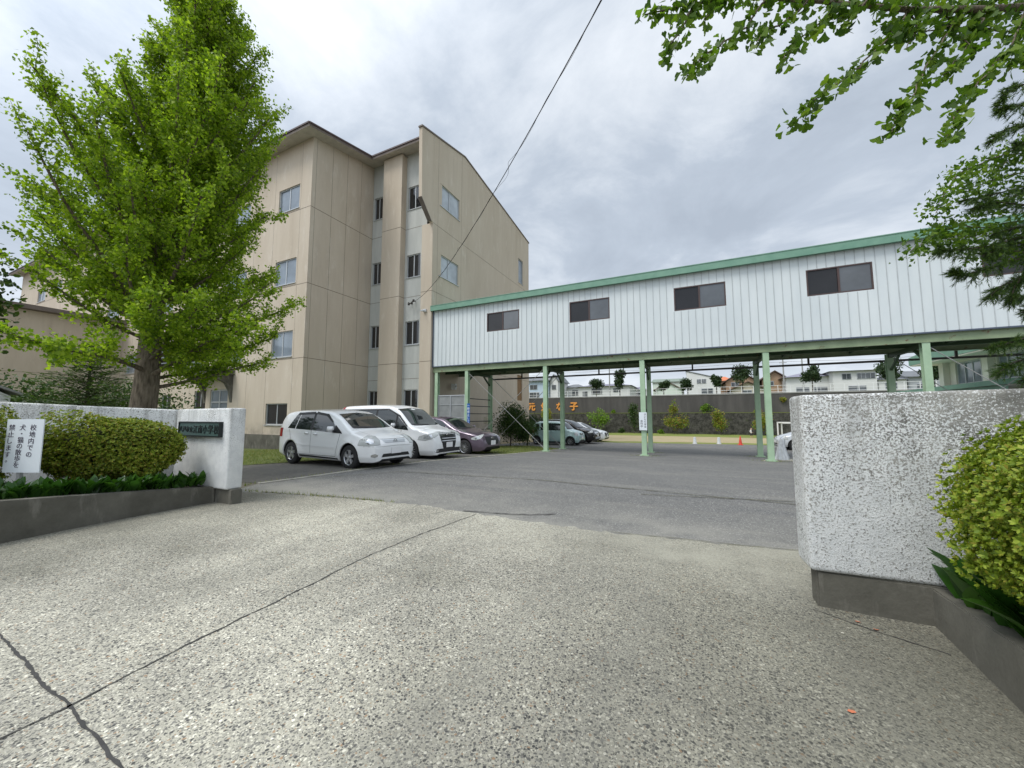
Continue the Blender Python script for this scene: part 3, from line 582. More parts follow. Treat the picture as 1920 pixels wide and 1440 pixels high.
# ------------------------------------------------------------------ raised corridor on green posts
YF, YB = 17.05, 19.85
br_ = empty('covered_footbridge', (-13.2, 17.05, -.4), 'long white ribbed corridor raised on pale green steel posts with green roof edge', 'footbridge')
wx = [(-9.68, -7.8), (-5.16, -3.27), (-.57, 1.35), (3.97, 5.86), (8.5, 10.4), (13., 14.9)]
hb = [(a, b, 5.82, 6.82) for a, b in wx]
m_ = MB(); wall_grid(m_, 'y', YF, -13.2, 24, 4.18, 7.36, hb, rev=.1)
x = -13.1
while x < 24:
    for z0, z1 in (((4.19, 5.80), (6.84, 7.35)) if any(a - .02 < x < b + .02 for a, b in wx) else ((4.19, 7.35),)): m_.box(x - .009, x + .009, YF - .016, YF + .005, z0, z1, 1)
    x += .272
m_.box(-13.2, 24, YB - .05, YB, 4.18, 7.4); m_.box(23.9, 24, YF, YB - .05, 4.2, 7.3)
obj('cladding', m_, ['panel', 'groove_grey'], br_)
m_ = MB(); m_.box(-13.2, -13.14, YF - .03, YF - .001, 4.14, 7.36); m_.box(-13.14, 24, YF - .035, YF - .001, 4.13, 4.178); obj('edge_trim', m_, 'house_navy', br_)
for h in hb: window(br_, 'y', YF, *h, frame='brown_frame', glass='brown_glass', rec=.03, sill=False, fw_=.048)
m_ = MB(); m_.box(-13.25, 24.2, YF - .22, YF - .16, 7.33, 7.60); m_.box(-13.25, 24.2, YF - .16, YB + .3, 7.36, 7.40); m_.box(-13.25, 24.2, YF - .235, YF - .13, 7.602, 7.635)
m_.add([(-13.25, YF - .16, 7.62), (24.2, YF - .16, 7.62), (24.2, YB + .3, 7.9), (-13.25, YB + .3, 7.9), (-13.25, YB + .3, 7.3), (24.2, YB + .3, 7.3)], [(0, 1, 2, 3), (3, 2, 5, 4)]); obj('roof_trim', m_, 'trim_green', br_)
m_ = MB(); m_.box(-13.2, 24, YF + .08, YB - .06, 4.05, 4.13)
for k in range(17): m_.box(-12.2 + 2.25 * k, -12.12 + 2.25 * k, YF + .15, YB - .2, 3.93, 4.05)
m_.box(-13.2, 24, 18.3, 18.4, 3.86, 4.049); obj('deck', m_, 'deck_green', br_)
for y, nm in ((YF + .02, 0), (YB - .2, 1)):
    m_ = MB(); m_.box(-13.2, 24, y, y + .12, 4.11, 4.128 + .0); m_.box(-13.2, 24, y + .05, y + .07, 3.86, 4.11); m_.box(-13.2, 24, y - .0, y + .12, 3.84, 3.86); obj('beam', m_, 'beam_green', br_)
m_ = MB(); m_.tube([(-10.9, YB + .12, 3.6), (24, YB + .12, 3.6)], .045, 8)
for k in range(8): m_.box(-9 + 4.5 * k, -8.93 + 4.5 * k, YB + .09, YB + .15, 3.64, 3.9)
obj('drain_pipe', m_, 'dark_iron', br_)
def hpost(x, y, z0, z1, s=.2):
    m = MB(); m.box(x - s / 2, x + s / 2, y - .1, y - .075, z0, z1); m.box(x - s / 2, x + s / 2, y + .075, y + .1, z0, z1); m.box(x - .012, x + .012, y - .0749, y + .0749, z0, z1)
    m.box(x - .17, x + .17, y - .17, y + .17, z0 - .05, z0 + .015); m.box(x - .25, x + .25, y - .25, y + .25, z0 - .25, z0 - .03, 1); return m
PX = [-12.95, -10.95, -6.45, -1.95, 2.58, 7.05, 11.55, 16.05, 20.55]
for i, x in enumerate(PX):
    obj('post', hpost(x, YF + .14, gz(x, YF) + .03, 3.84), ['pale_green_steel', 'lichen_stone'], br_)
    if i: obj('post', hpost(x, YB - .1, gz(x, YB) + .03, 3.84), ['pale_green_steel', 'lichen_stone'], br_)
    if i:
        m_ = MB(); m_.box(x - .06, x + .06, YF + .2, YB - .2, 3.68, 3.84); m_.bar((x, YB - .2, 3.2), (x, YB - .9, 3.68), .07); m_.bar((x, YF + .25, 3.3), (x, YF + .8, 3.68), .07); obj('cross_beam', m_, 'deck_green', br_)
def brace(p, q):
    m = MB(); m.tube([p, q], .013, 6); p, q = Vector(p), Vector(q); d = (q - p).normalized(); m.bar(p, p + d * .22, .05, .02); m.bar(q - d * .2, q, .05, .02); obj('brace', m, 'pole_grey', br_)
for xa, xb in ((PX[1], PX[2]), (PX[5], PX[6])):
    for y in (YF + .14, YB - .1):
        brace((xa + .1, y, 3.7), (xb - .1, y, gz(xb, y) + .15)); brace((xb - .1, y, 3.7), (xa + .1, y, gz(xa, y) + .15))
# end screen and rails beneath the corridor
scn = empty('bicycle_screen', (-12, 17.2, -.3), 'translucent wired plastic screen between the first two green posts', 'screen')
m_ = MB(); m_.box(-12.82, -11.1, 17.18, 17.195, -.2, 2.5); obj('sheet', m_, 'screen_plastic', scn)
m_ = MB(); m_.box(-12.84, -11.08, 17.15, 17.22, 2.5, 2.55)
for x in (-12.83, -12.0, -11.1): m_.box(x - .015, x + .015, 17.14, 17.179, -.25, 2.5)
for z in (.6, 1.3, 2.0): m_.box(-12.8, -11.1, 17.155, 17.178, z, z + .02)
obj('frame', m_, 'house_grey', scn)
ra = empty('rail_screen', (-10.95, 18.5, -.3), 'five dark horizontal rails between green posts behind the purple car', 'railing')
for z in (.62, 1.08, 1.5, 1.92, 2.32):
    m_ = MB(); m_.box(-10.93, -10.89, 17.32, 19.62, z, z + .045); obj('rail', m_, 'dark_iron', ra)
m_ = MB(); m_.box(-10.9, -10.86, 17.32, 19.62, -.3, .6); obj('sheet', m_, 'house_cream', ra)
jb = MB(); jb.box(-11.2, -10.98, 19.4, 19.55, .95, 1.35); jb.box(-11.18, -11.0, 19.385, 19.399, .98, 1.32); tag(obj('meter_box', jb, 'house_cream', base=(-11.1, 19.5, .95)), 'small cream meter box on the rear green post beside the rails', 'box')
lp = empty('wall_lamp', (-13.1, 19.6, 3.1), 'small white lamp on the wall under the corridor end', 'lamp')
m_ = MB(); m_.box(-13.2, -12.9, 18.9, 19.05, 3.0, 3.35); obj('housing', m_, 'white_paint', lp); m_ = MB(); m_.tube([(-12.9, 18.97, 3.2), (-12.6, 18.6, 3.1)], .04, 8); obj('lamp_arm', m_, 'white_paint', lp)
# signs on posts
sg = empty('post_sign', (-1.96, 16.95, .8), 'white upright notice board with black writing strapped to a green post', 'sign')
m_ = MB(); m_.box(-2.12, -1.80, 17.02, 17.045, .79, 1.56); obj('board', m_, 'sign_white', sg, bevel=.004)
m_ = MB()
for i, ch in enumerate('子どもの安全'): place_text(m_, ch, (-1.875, 17.018, 1.46 - i * .102), (1, 0, 0), (0, 0, 1), .095)
for i, ch in enumerate('歩行中'): place_text(m_, ch, (-2.02, 17.018, 1.18 - i * .11), (1, 0, 0), (0, 0, 1), .11)
obj('writing', m_, 'ink', sg)
bs = empty('blue_sign', (-10.76, 17.0, .8), 'narrow blue vertical sign with white characters on the second green post', 'sign')
m_ = MB(); m_.box(-10.845, -10.675, 17.02, 17.045, .8, 2.06); obj('board', m_, 'blue_sign', bs)
m_ = MB()
for i, ch in enumerate('一時停止して下'): place_text(m_, ch, (-10.76, 17.018, 1.96 - i * .17), (1, 0, 0), (0, 0, 1), .15, bold=.002)
obj('writing', m_, 'sign_white', bs)

# ------------------------------------------------------------------ gate walls and planters
def rounded(mb, o, ux, uy, w_, t, z0, z1f, r, m=0):
    pass
def slab(name, pts, thick, z0, zt, mats, parent=None, r=.05, base=None, nsub=1):
    # upright slab: pts two plan points (front face line), thickness to the back, rounded edges, top z per end
    (xa, ya), (xb, yb) = pts; d = Vector((xb - xa, yb - ya, 0)); Ln = d.length; d.normalize(); nrm = Vector((-d.y, d.x, 0)) * thick
    m = MB(); P = [(xa, ya, z0), (xb, yb, z0), (xb + nrm.x, yb + nrm.y, z0), (xa + nrm.x, ya + nrm.y, z0)]; Q = [(xa, ya, zt[0]), (xb, yb, zt[1]), (xb + nrm.x, yb + nrm.y, zt[1]), (xa + nrm.x, ya + nrm.y, zt[0])]
    m.add(P + Q, [(0, 3, 2, 1), (4, 5, 6, 7), (0, 1, 5, 4), (1, 2, 6, 5), (2, 3, 7, 6), (3, 0, 4, 7)])
    me = bpy.data.meshes.new(name); off = Vector(base) if base else root_of(parent).location
    me.from_pydata([(p[0] - off.x, p[1] - off.y, p[2] - off.z) for p in m.v], [], m.f)
    bm = bmesh.new(); bm.from_mesh(me); bmesh.ops.recalc_face_normals(bm, faces=bm.faces); bmesh.ops.bevel(bm, geom=bm.edges[:], offset=r, segments=4, affect='EDGES', profile=.5); bm.to_mesh(me); bm.free(); me.shade_smooth()
    o = link(name, me, mats, parent)
    if base: o.location = base
    return o
gl_ = empty('gate_wall', (-7.5, 3.55, 0), 'left white gate wall of rendered concrete carrying the dark nameplate', 'gate wall', 'school gate walls')
slab('end_block', [(-8.37, 3.5), (-6.70, 3.5)], .24, .23, (1.52, 1.53), 'gate_white', gl_, .03)
slab('wall_panel', [(-9.26, 2.50), (-8.40, 3.50)], .2, -.1, (1.575, 1.515), 'gate_white', gl_, .03)
slab('wall_panel', [(-12.4, -1.16), (-9.29, 2.465)], .2, -.1, (1.84, 1.58), 'gate_white', gl_, .03)
m_ = MB(); m_.box(-8.3, -6.62, 3.54, 3.70, -.05, .232); obj('plinth', m_, 'stain', gl_, bevel=.01)
m_ = MB(); m_.box(-8.14, -6.9, 3.455, 3.503, 1.075, 1.285); npo = obj('nameplate', m_, 'bronze', gl_)
m_ = MB(); m_.box(-8.155, -6.885, 3.44, 3.502, 1.286, 1.305); m_.box(-8.155, -6.885, 3.44, 3.502, 1.055, 1.074); m_.box(-8.155, -8.141, 3.44, 3.502, 1.074, 1.286); m_.box(-6.899, -6.885, 3.44, 3.502, 1.074, 1.286); obj('plate_rim', m_, 'bronze_dark', npo)
m_ = MB()
for i, (ch, s) in enumerate(zip('八戸市立江南小学校', (.1, .1, .1, .1, .135, .135, .145, .15, .15))): place_text(m_, ch, (-8.08 + (.0, .105, .21, .315, .445, .59, .735, .89, 1.05)[i] * 1.04, 3.452, 1.18 + (-.004 if s < .12 else 0)), (1, 0, 0), (0, 0, 1), s, .004, bold=.0025)
obj('writing', m_, 'bronze_dark', npo)
def planter(name, pts, thick, side, label, base):
    # pts: (x, y, top) along the drive face; wall grows away from the drive
    m = MB(); n = len(pts); vs = []
    for x, y, t in pts:
        X2 = x + side * thick; vs += [(x, y, -.1), (x, y, t), (X2, y, t + .004), (X2, y, -.1)]
    fs = [(0, 1, 2, 3), tuple(range(4 * n - 4, 4 * n))[::-1]]
    for i in range(n - 1):
        for k in range(4): fs.append((4 * i + k, 4 * i + (k + 1) % 4, 4 * i + 4 + (k + 1) % 4, 4 * i + 4 + k))
    m.add(vs, fs); return tag(obj(name, m, 'stain', base=base, bevel=.008), label, 'planter kerb', 'concrete planter kerbs beside the drive')
planter('planter_kerb', [(-6.6, -1.2, .70), (-6.75, .3, .60), (-6.88, 1.4, .465), (-6.97, 1.89, .415), (-7.03, 2.48, .355), (-7.06, 3.23, .285), (-7.06, 3.53, .25)], .12, -1, 'dark weathered concrete planter kerb below the round bush on the left', (-7, 2.5, 0))
planter('planter_kerb', [(1.30, 0.4, .40), (1.33, 1.6, .38), (1.34, 2.3, .345), (1.345, 2.75, .315), (1.36, 2.97, .295), (1.385, 3.4, .26), (1.40, 3.68, .245)], .12, 1, 'dark weathered concrete planter kerb at the lower right, below the right gate wall', (1.35, 3, 0))
m_ = MB(); m_.add([(-7.17, -1.2, .5), (-7.17, 3.5, .2), (-8.3, 3.5, .2), (-12.4, -1.2, .5)], [(0, 1, 2, 3)]); tag(obj('planter_soil', m_, 'soil'), None, None, None, 'structure')
m_ = MB(); m_.add([(1.5, .4, .3), (1.5, 3.54, .2), (4.5, 3.54, .2), (4.5, .4, .3)], [(0, 1, 2, 3)]); tag(obj('planter_soil', m_, 'soil'), None, None, None, 'structure')
gr_ = empty('gate_wall', (1.9, 3.7, 0), 'right white gate wall of flaking roughcast, darkened along its top', 'gate wall', 'school gate walls')
slab('end_block', [(.735, 3.55), (4.6, 3.75)], .3, .262, (1.56, 1.62), 'gate_rough', gr_, .035)
m_ = MB(); m_.box(.775, 4.5, 3.58, 3.74, -.05, .264); obj('plinth', m_, 'stain', gr_, bevel=.012)
# notice board in the planter
sb = empty('notice_board', (-8.25, 1.95, .4), 'white notice board on a grey stake asking for no dog or cat walking', 'sign')
o0 = Vector((-8.45, 2.03, 0)); ux = Vector((.62, .785, 0)); nn = Vector((.785, -.62, 0))
def bq(m, u0, u1, z0, z1, d0, d1):
    vs = [o0 + ux * u + nn * d + Vector((0, 0, z)) for z in (z0, z1) for (u, d) in ((u0, d0), (u1, d0), (u1, d1), (u0, d1))]
    m.add(vs, [(0, 3, 2, 1), (4, 5, 6, 7), (0, 1, 5, 4), (1, 2, 6, 5), (2, 3, 7, 6), (3, 0, 4, 7)])
o0 = Vector((-7.90, 1.533, 0)); ux = Vector((.9, .434, 0)).normalized(); nn = Vector((ux.y, -ux.x, 0))
m_ = MB(); bq(m_, .035, .5, .69, 1.36, -.012, 0); obj('board', m_, 'sign_white', sb)
m_ = MB(); bq(m_, .2, .245, .2, 1.3, -.05, -.0125); obj('stake', m_, 'pole_grey', sb)
m_ = MB()
for u, s, z0 in ((.375, '校地内での', 1.255), (.24, '犬・猫の散歩を', 1.255), (.105, '禁止します。', 1.255)):
    for i, ch in enumerate(s): place_text(m_, ch, o0 + ux * (u - i * .006) + nn * .002 + Vector((0, 0, z0 - i * (.078 if len(s) > 6 else .085))), ux, (0, 0, 1), .082, .001)
obj('writing', m_, 'ink', sb)

# ------------------------------------------------------------------ cars
def pchip(pts):
    xs = np.array([p[0] for p in pts]); ys = np.array([p[1] for p in pts]); h = np.diff(xs); d = np.diff(ys) / h
    m = np.zeros(len(xs)); m[0], m[-1] = d[0], d[-1]
    for i in range(1, len(xs) - 1):
        if d[i - 1] * d[i] > 0: m[i] = 2 / (1 / d[i - 1] + 1 / d[i])
    def f(x):
        x = min(max(x, xs[0]), xs[-1]); i = min(int(np.searchsorted(xs, x, 'right')) - 1, len(h) - 1); i = max(i, 0); t = (x - xs[i]) / h[i]
        return float((2*t**3-3*t*t+1)*ys[i] + (t**3-2*t*t+t)*h[i]*m[i] + (-2*t**3+3*t*t)*ys[i+1] + (t**3-t*t)*h[i]*m[i+1])
    return f
def make_wheel(car, x, y, r, w_, spokes):
    s = 1 if y > 0 else -1
    o = MB(); o.lathe([(r * .62, -w_ / 2), (r * .93, -w_ / 2), (r * .99, -w_ * .38), (r, -w_ * .2), (r, w_ * .2), (r * .99, w_ * .38), (r * .93, w_ / 2), (r * .66, w_ / 2), (r * .64, w_ * .3)], (x, y, r), 36, 'y')
    tyre = obj('wheel', o, 'tyre', car, smooth=True)
    m = MB(); f = y + s * w_ * .40
    m.lathe([(r * .66, 0), (r * .63, s * .012), (r * .585, -s * .004), (r * .57, -s * w_ * .5)], (x, f, r), 36, 'y')
    m.lathe([(0, s * .012), (r * .1, s * .01), (r * .14, -s * .015), (r * .14, -s * .05)], (x, f, r), 16, 'y')
    k_ = max(1, spokes // 5) if spokes > 5 else 1
    for k in range(spokes):
        t = 2 * math.pi * k / spokes + .3; c, q = math.cos(t), math.sin(t); wd0, wd1 = (.058, .085) if spokes <= 5 else (.025, .032)
        if spokes > 5: wd0, wd1 = .022, .026
        P = []
        for rr, ww, dd in ((r * .1, wd0 * .5, 0), (r * .59, wd1 * .5, .006)):
            for sg_ in (-1, 1): P.append((x + c * rr - q * ww * sg_, f + s * (dd - .002), r + q * rr + c * ww * sg_))
        for rr, ww, dd in ((r * .1, wd0 * .6, -.03), (r * .59, wd1 * .6, -.03)):
            for sg_ in (-1, 1): P.append((x + c * rr - q * ww * sg_, f + s * dd, r + q * rr + c * ww * sg_))
        m.add(P, [(0, 1, 3, 2), (0, 2, 6, 4), (1, 5, 7, 3), (4, 6, 7, 5), (2, 3, 7, 6)])
    obj('rim', m, 'rim', tyre, smooth=False)
    m = MB(); m.lathe([(0, 0), (r * .6, 0), (r * .6, -s * .001)], (x, f - s * .055, r), 24, 'y'); obj('brake_disc', m, 'black_plastic', tyre)
def make_car(name, label, c):
    Ln, W, Ht, wb, r = c['L'], c['W'], c['H'], c['wb'], c['r']; xf = Ln / 2 - c['fo']; xr = xf - wb
    car = empty(name, (0, 0, 0), label, 'car', c.get('group'))
    top = pchip(c['top']); bot = pchip(c['bot']); belt = pchip(c['belt']); ra_ = r + c.get('arch', .055)
    def zb(x):
        z = bot(x)
        for wx_ in (xf, xr):
            d = abs(x - wx_)
            if d < ra_: z = max(z, r + math.sqrt(ra_ * ra_ - d * d))
        return z
    def hw(x):
        f = 1.; d = Ln / 2 - x; ln = c.get('nose', .75)
        if d < ln: t = 1 - d / ln; f = c.get('nf', .66) + (1 - c.get('nf', .66)) * (1 - t ** c.get('np', 2.6)) ** (1 / c.get('np', 2.6))
        d = x + Ln / 2; ln = .5
        if d < ln: t = 1 - d / ln; f = min(f, .84 + .16 * (1 - t ** 2.4) ** (1 / 2.4))
        return W / 2 * f
    tum = c.get('tum', .24)
    def side(x, z):
        h = hw(x); b = belt(x)
        fl_ = 0.0
        for wx_ in (xf, xr):
            dd = math.hypot(x - wx_, (z - r)); fl_ += .028 * math.exp(-((dd - ra_) / .12) ** 2)
        if z <= b:
            t = (z - .55) / .45; y = h * (1 - .035 * t * t) - .022 + fl_
            y -= .010 * math.exp(-((z - c.get('crease', .8) + .02) / .03) ** 2) * 0
        else: y = h * (1 - .035 * ((b - .55) / .45) ** 2) - .022 - tum * (z - b) - .12 * (z - b) ** 2 + fl_ * max(0, 1 - (z - b) / .1)
        if z < .32: y -= (.32 - z) * .35
        return y
    xs = set(np.round(np.arange(-Ln / 2, Ln / 2 + .001, .07), 4)); xs |= {-Ln / 2, Ln / 2, -Ln / 2 + .015, Ln / 2 - .015, Ln / 2 - .035, -Ln / 2 + .04, Ln / 2 - .1}
    for wx_ in (xf, xr):
        for k in np.linspace(-1, 1, 25): xs.add(round(wx_ + ra_ * math.sin(k * math.pi / 2), 4))
        xs |= {round(wx_ - ra_ - .004, 4), round(wx_ + ra_ + .004, 4)}
    xs = sorted(xs); K = 20; rings = []
    for x in xs:
        zt, z0 = top(x), zb(x); rr = min(.09 if zt > belt(x) + .12 else .07, (zt - z0) * .35); cr_ = c.get('crown', .035) * (1 if zt > belt(x) + .1 else 1.6)
        zs = zt - cr_ - rr; pts = [(0, z0 + .0), (hw(x) * .55, z0), (side(x, z0) - .03, z0)]
        for k in range(K): z = z0 + (zs - z0) * (k / (K - 1)); pts.append((max(side(x, z), .1), z))
        ye, ze = pts[-1]
        sl_ = (pts[-1][0] - pts[-3][0]) / max(1e-3, pts[-1][1] - pts[-3][1])
        for k in range(1, 5):
            a = k / 5 * math.pi / 2; pts.append((ye + sl_ * rr * math.sin(a) * .6 - rr * 1.5 * (1 - math.cos(a)), ze + rr * math.sin(a)))
        yt = ye + sl_ * rr * .6 - rr * 1.5; pts.append((yt, zt - cr_))
        for q in (.75, .5, .25, 0): pts.append((yt * q, zt - cr_ * q * q))
        rings.append([(x, y, z) for y, z in pts] + [(x, -y, z) for y, z in pts[-2:0:-1]])
    m = MB(); n = len(rings[0]); hlf = n // 2
    for rg in rings: m.v += rg
    for i in range(len(rings) - 1):
        for k in range(n):
            m.f.append((i * n + k, i * n + (k + 1) % n, (i + 1) * n + (k + 1) % n, (i + 1) * n + k)); m.m.append(1 if k in (0, 1, n - 1, n - 2) else 0)
    m.f.append(tuple(range(n))[::-1]); m.m.append(0); m.f.append(tuple(range((len(rings) - 1) * n, len(rings) * n))); m.m.append(0)
    body = obj('body', m, [c['paint'], 'black_plastic'], car, smooth=True)
    bmb = bmesh.new(); bmb.from_mesh(body.data); bmesh.ops.recalc_face_normals(bmb, faces=bmb.faces); bmesh.ops.triangulate(bmb, faces=[f for f in bmb.faces if len(f.verts) > 4]); tree = BVHTree.FromBMesh(bmb)
    bmb.to_mesh(body.data); bmb.free(); body.data.shade_smooth()
    def decal(nm, poly, view, mat, parent=None, off=.004, step=.07, thick=0, smooth=True):
        bm = bmesh.new(); bm.faces.new([bm.verts.new((u, v, 0)) for u, v in poly])
        us = [p[0] for p in poly]; vs = [p[1] for p in poly]
        for a0, a1, no in ((min(us), max(us), (1, 0, 0)), (min(vs), max(vs), (0, 1, 0))):
            k = max(1, int((a1 - a0) / step))
            for q in range(1, k): t = a0 + (a1 - a0) * q / k; bmesh.ops.bisect_plane(bm, geom=bm.verts[:] + bm.edges[:] + bm.faces[:], plane_co=(t, t, 0), plane_no=no)
        bmesh.ops.triangulate(bm, faces=[f for f in bm.faces if len(f.verts) > 4])
        sd_ = {'L': 1, 'R': -1}.get(view[0], 0)
        for v in bm.verts:
            u, z = v.co.x, v.co.y
            if view in ('L', 'R'): o, d = Vector((u, 3 * sd_, z)), Vector((0, -sd_, 0))
            elif view == 'F': o, d = Vector((5, u, z)), Vector((-1, 0, 0))
            elif view == 'B': o, d = Vector((-5, u, z)), Vector((1, 0, 0))
            elif view == 'T': o, d = Vector((u, z, 4)), Vector((0, 0, -1))
            else:   # corner views: 'FL' / 'FR' / 'BL' / 'BR': u runs around the corner
                sx = 1 if view[0] == 'F' else -1; sy = 1 if view[1] == 'L' else -1; d = Vector((-sx * .72, -sy * .69, 0)).normalized(); t = Vector((-d.y, d.x, 0)) * (1 if sx * sy > 0 else -1)
                o = Vector((sx * (Ln / 2 - .35), sy * (W / 2 - .35), z)) - d * 3 + t * (-u * 1.0)
            h = tree.ray_cast(o, d)
            if h[0] is None: h = tree.find_nearest(o + d * 3)
            nrm = h[1]; nrm = nrm if nrm.dot(d) < 0 else -nrm; v.co = h[0] + nrm * off
        me = bpy.data.meshes.new(nm)
        if thick: bmesh.ops.solidify(bm, geom=bm.faces[:], thickness=thick)
        bmesh.ops.recalc_face_normals(bm, faces=bm.faces); bm.to_mesh(me); bm.free()
        if smooth: me.shade_smooth()
        return link(nm, me, mat, parent or car)
    # greenhouse glazing
    for sd_ in 'LR':
        for poly in c['side_windows']: decal('side_window', poly, sd_, 'car_glass')
        for poly in c.get('visor', []): decal('window_visor', poly, sd_, 'black_plastic', off=.014)
        for poly in c.get('dark', []): decal('window_trim', poly, sd_, 'black_plastic', off=.007)
        for (a, b) in c['lines']:
            a, b = Vector(a), Vector(b); q = Vector((-(b - a).y, (b - a).x)).normalized() * .005; decal('door_gap', [tuple(a - q), tuple(b - q), tuple(b + q), tuple(a + q)], sd_, 'black_plastic', off=.0025, step=.06)
        for poly in c.get('moulding', []): decal('side_moulding', poly, sd_, c['paint'], off=.014)
        for hx, hz in c['handles']: decal('door_handle', [(hx - .085, hz - .018), (hx + .085, hz - .012), (hx + .085, hz + .016), (hx - .085, hz + .018)], sd_, c['paint'], off=.03, thick=.02)
        decal('sill', c['sill'], sd_, 'black_plastic', off=.006)
        s_ = 1 if sd_ == 'L' else -1
        decal('headlight', c['head'], 'F' + sd_, 'lamp_glass', off=.007, step=.05)
        if c.get('head_dark'): decal('headlight_surround', c['head_dark'], 'F' + sd_, 'pole_grey', off=.0045, step=.05)
        if c.get('head_in'): decal('reflector', c['head_in'], 'F' + sd_, 'chrome', off=.010, step=.04)
        decal('tail_light', c['tail'], 'B' + sd_, 'tail_red', off=.006, step=.05)
        mx_, mz = c['mirror']; y = side(mx_, mz); mm = MB(); g = [(-.07, 0), (-.06, .07), (0, .09), (.06, .075), (.085, 0), (.06, -.06), (-.05, -.07)]
        mm.add([(mx_ + u * .55, s_ * (y + .05 + k * .17), mz + .02 + v * (1 if k < 1 else .85) + .01 * k) for k in (0, 1) for u, v in g], [tuple(range(7)), tuple(range(7, 14))] + [(i, (i + 1) % 7, 7 + (i + 1) % 7, 7 + i) for i in range(7)])
        mo = obj('mirror', mm, c.get('mirror_mat', c['paint']), car, smooth=True, bevel=.025); mk = MB(); mk.bar((mx_, s_ * (y - .04), mz - .05), (mx_ + .01, s_ * (y + .09), mz - .01), .08, .04); obj('mirror_foot', mk, 'black_plastic', mo)
    for ln_ in c.get('front_lines', []):
        for i_ in range(len(ln_) - 1):
            a, b = Vector(ln_[i_]), Vector(ln_[i_ + 1]); q = Vector((-(b - a).y, (b - a).x)).normalized() * .004
            for sy in (1, -1): decal('panel_gap', [((p_.x) * sy, p_.y) for p_ in (a - q, b - q, b + q, a + q)], 'F', 'pole_grey', off=.003, step=.05)
    decal('windscreen', c['wind'], 'F', 'car_glass', off=.005, step=.09)
    decal('wiper', [(-.62, c['wz'] + .0), (.1, c['wz'] + .005), (.1, c['wz'] + .022), (-.62, c['wz'] + .05)], 'F', 'black_plastic', off=.016)
    decal('rear_window', c['rearw'], 'B', 'car_glass', off=.005)
    for nm, poly, mat, off in c['front']: decal(nm, poly, 'F', mat, off=off, step=.07)
    z0 = c['plate']; hit = tree.ray_cast(Vector((5, 0, z0)), Vector((-1, 0, 0))); px_ = hit[0].x + .012
    mm = MB(); mm.box(px_, px_ + .012, -.165, .165, z0 - .083, z0 + .083); obj('licence_plate', mm, 'plate_white', car, bevel=.004)
    if c.get('emblem'):
        ez, es = c['emblem']; hit = tree.ray_cast(Vector((5, 0, ez)), Vector((-1, 0, 0))); ex = hit[0].x + .012; mm = MB()
        for k in range(20):
            a, b = 2 * math.pi * k / 20, 2 * math.pi * (k + 1) / 20; mm.bar((ex, es * 1.25 * math.cos(a), ez + es * math.sin(a)), (ex, es * 1.25 * math.cos(b), ez + es * math.sin(b)), .012)
        mm.bar((ex, -es * .7, ez + es * .15), (ex, 0, ez - es * .3), .01); mm.bar((ex, es * .7, ez + es * .15), (ex, 0, ez - es * .3), .01); obj('emblem', mm, 'chrome', car)
    ub = MB(); ub.box(-Ln / 2 + .15, Ln / 2 - .2, -W / 2 + .26, W / 2 - .26, .2, .6); obj('underbody', ub, 'black_plastic', car)
    for x in (xf, xr):
        for s_ in (1, -1): make_wheel(car, x, s_ * (W / 2 - .115), r, .185, c['spokes'])
    return car
def place(car, x, y, rz, s=1.):
    car.location = (x, y, gz(x, y)); car.rotation_euler = (0, math.atan(0), rz); car.scale = (s, s, s); return car
G_NEAR, G_FAR = 'cars parked nose-out beside the school', 'cars parked beyond the footbridge'
HL_ = 4.04 / 2
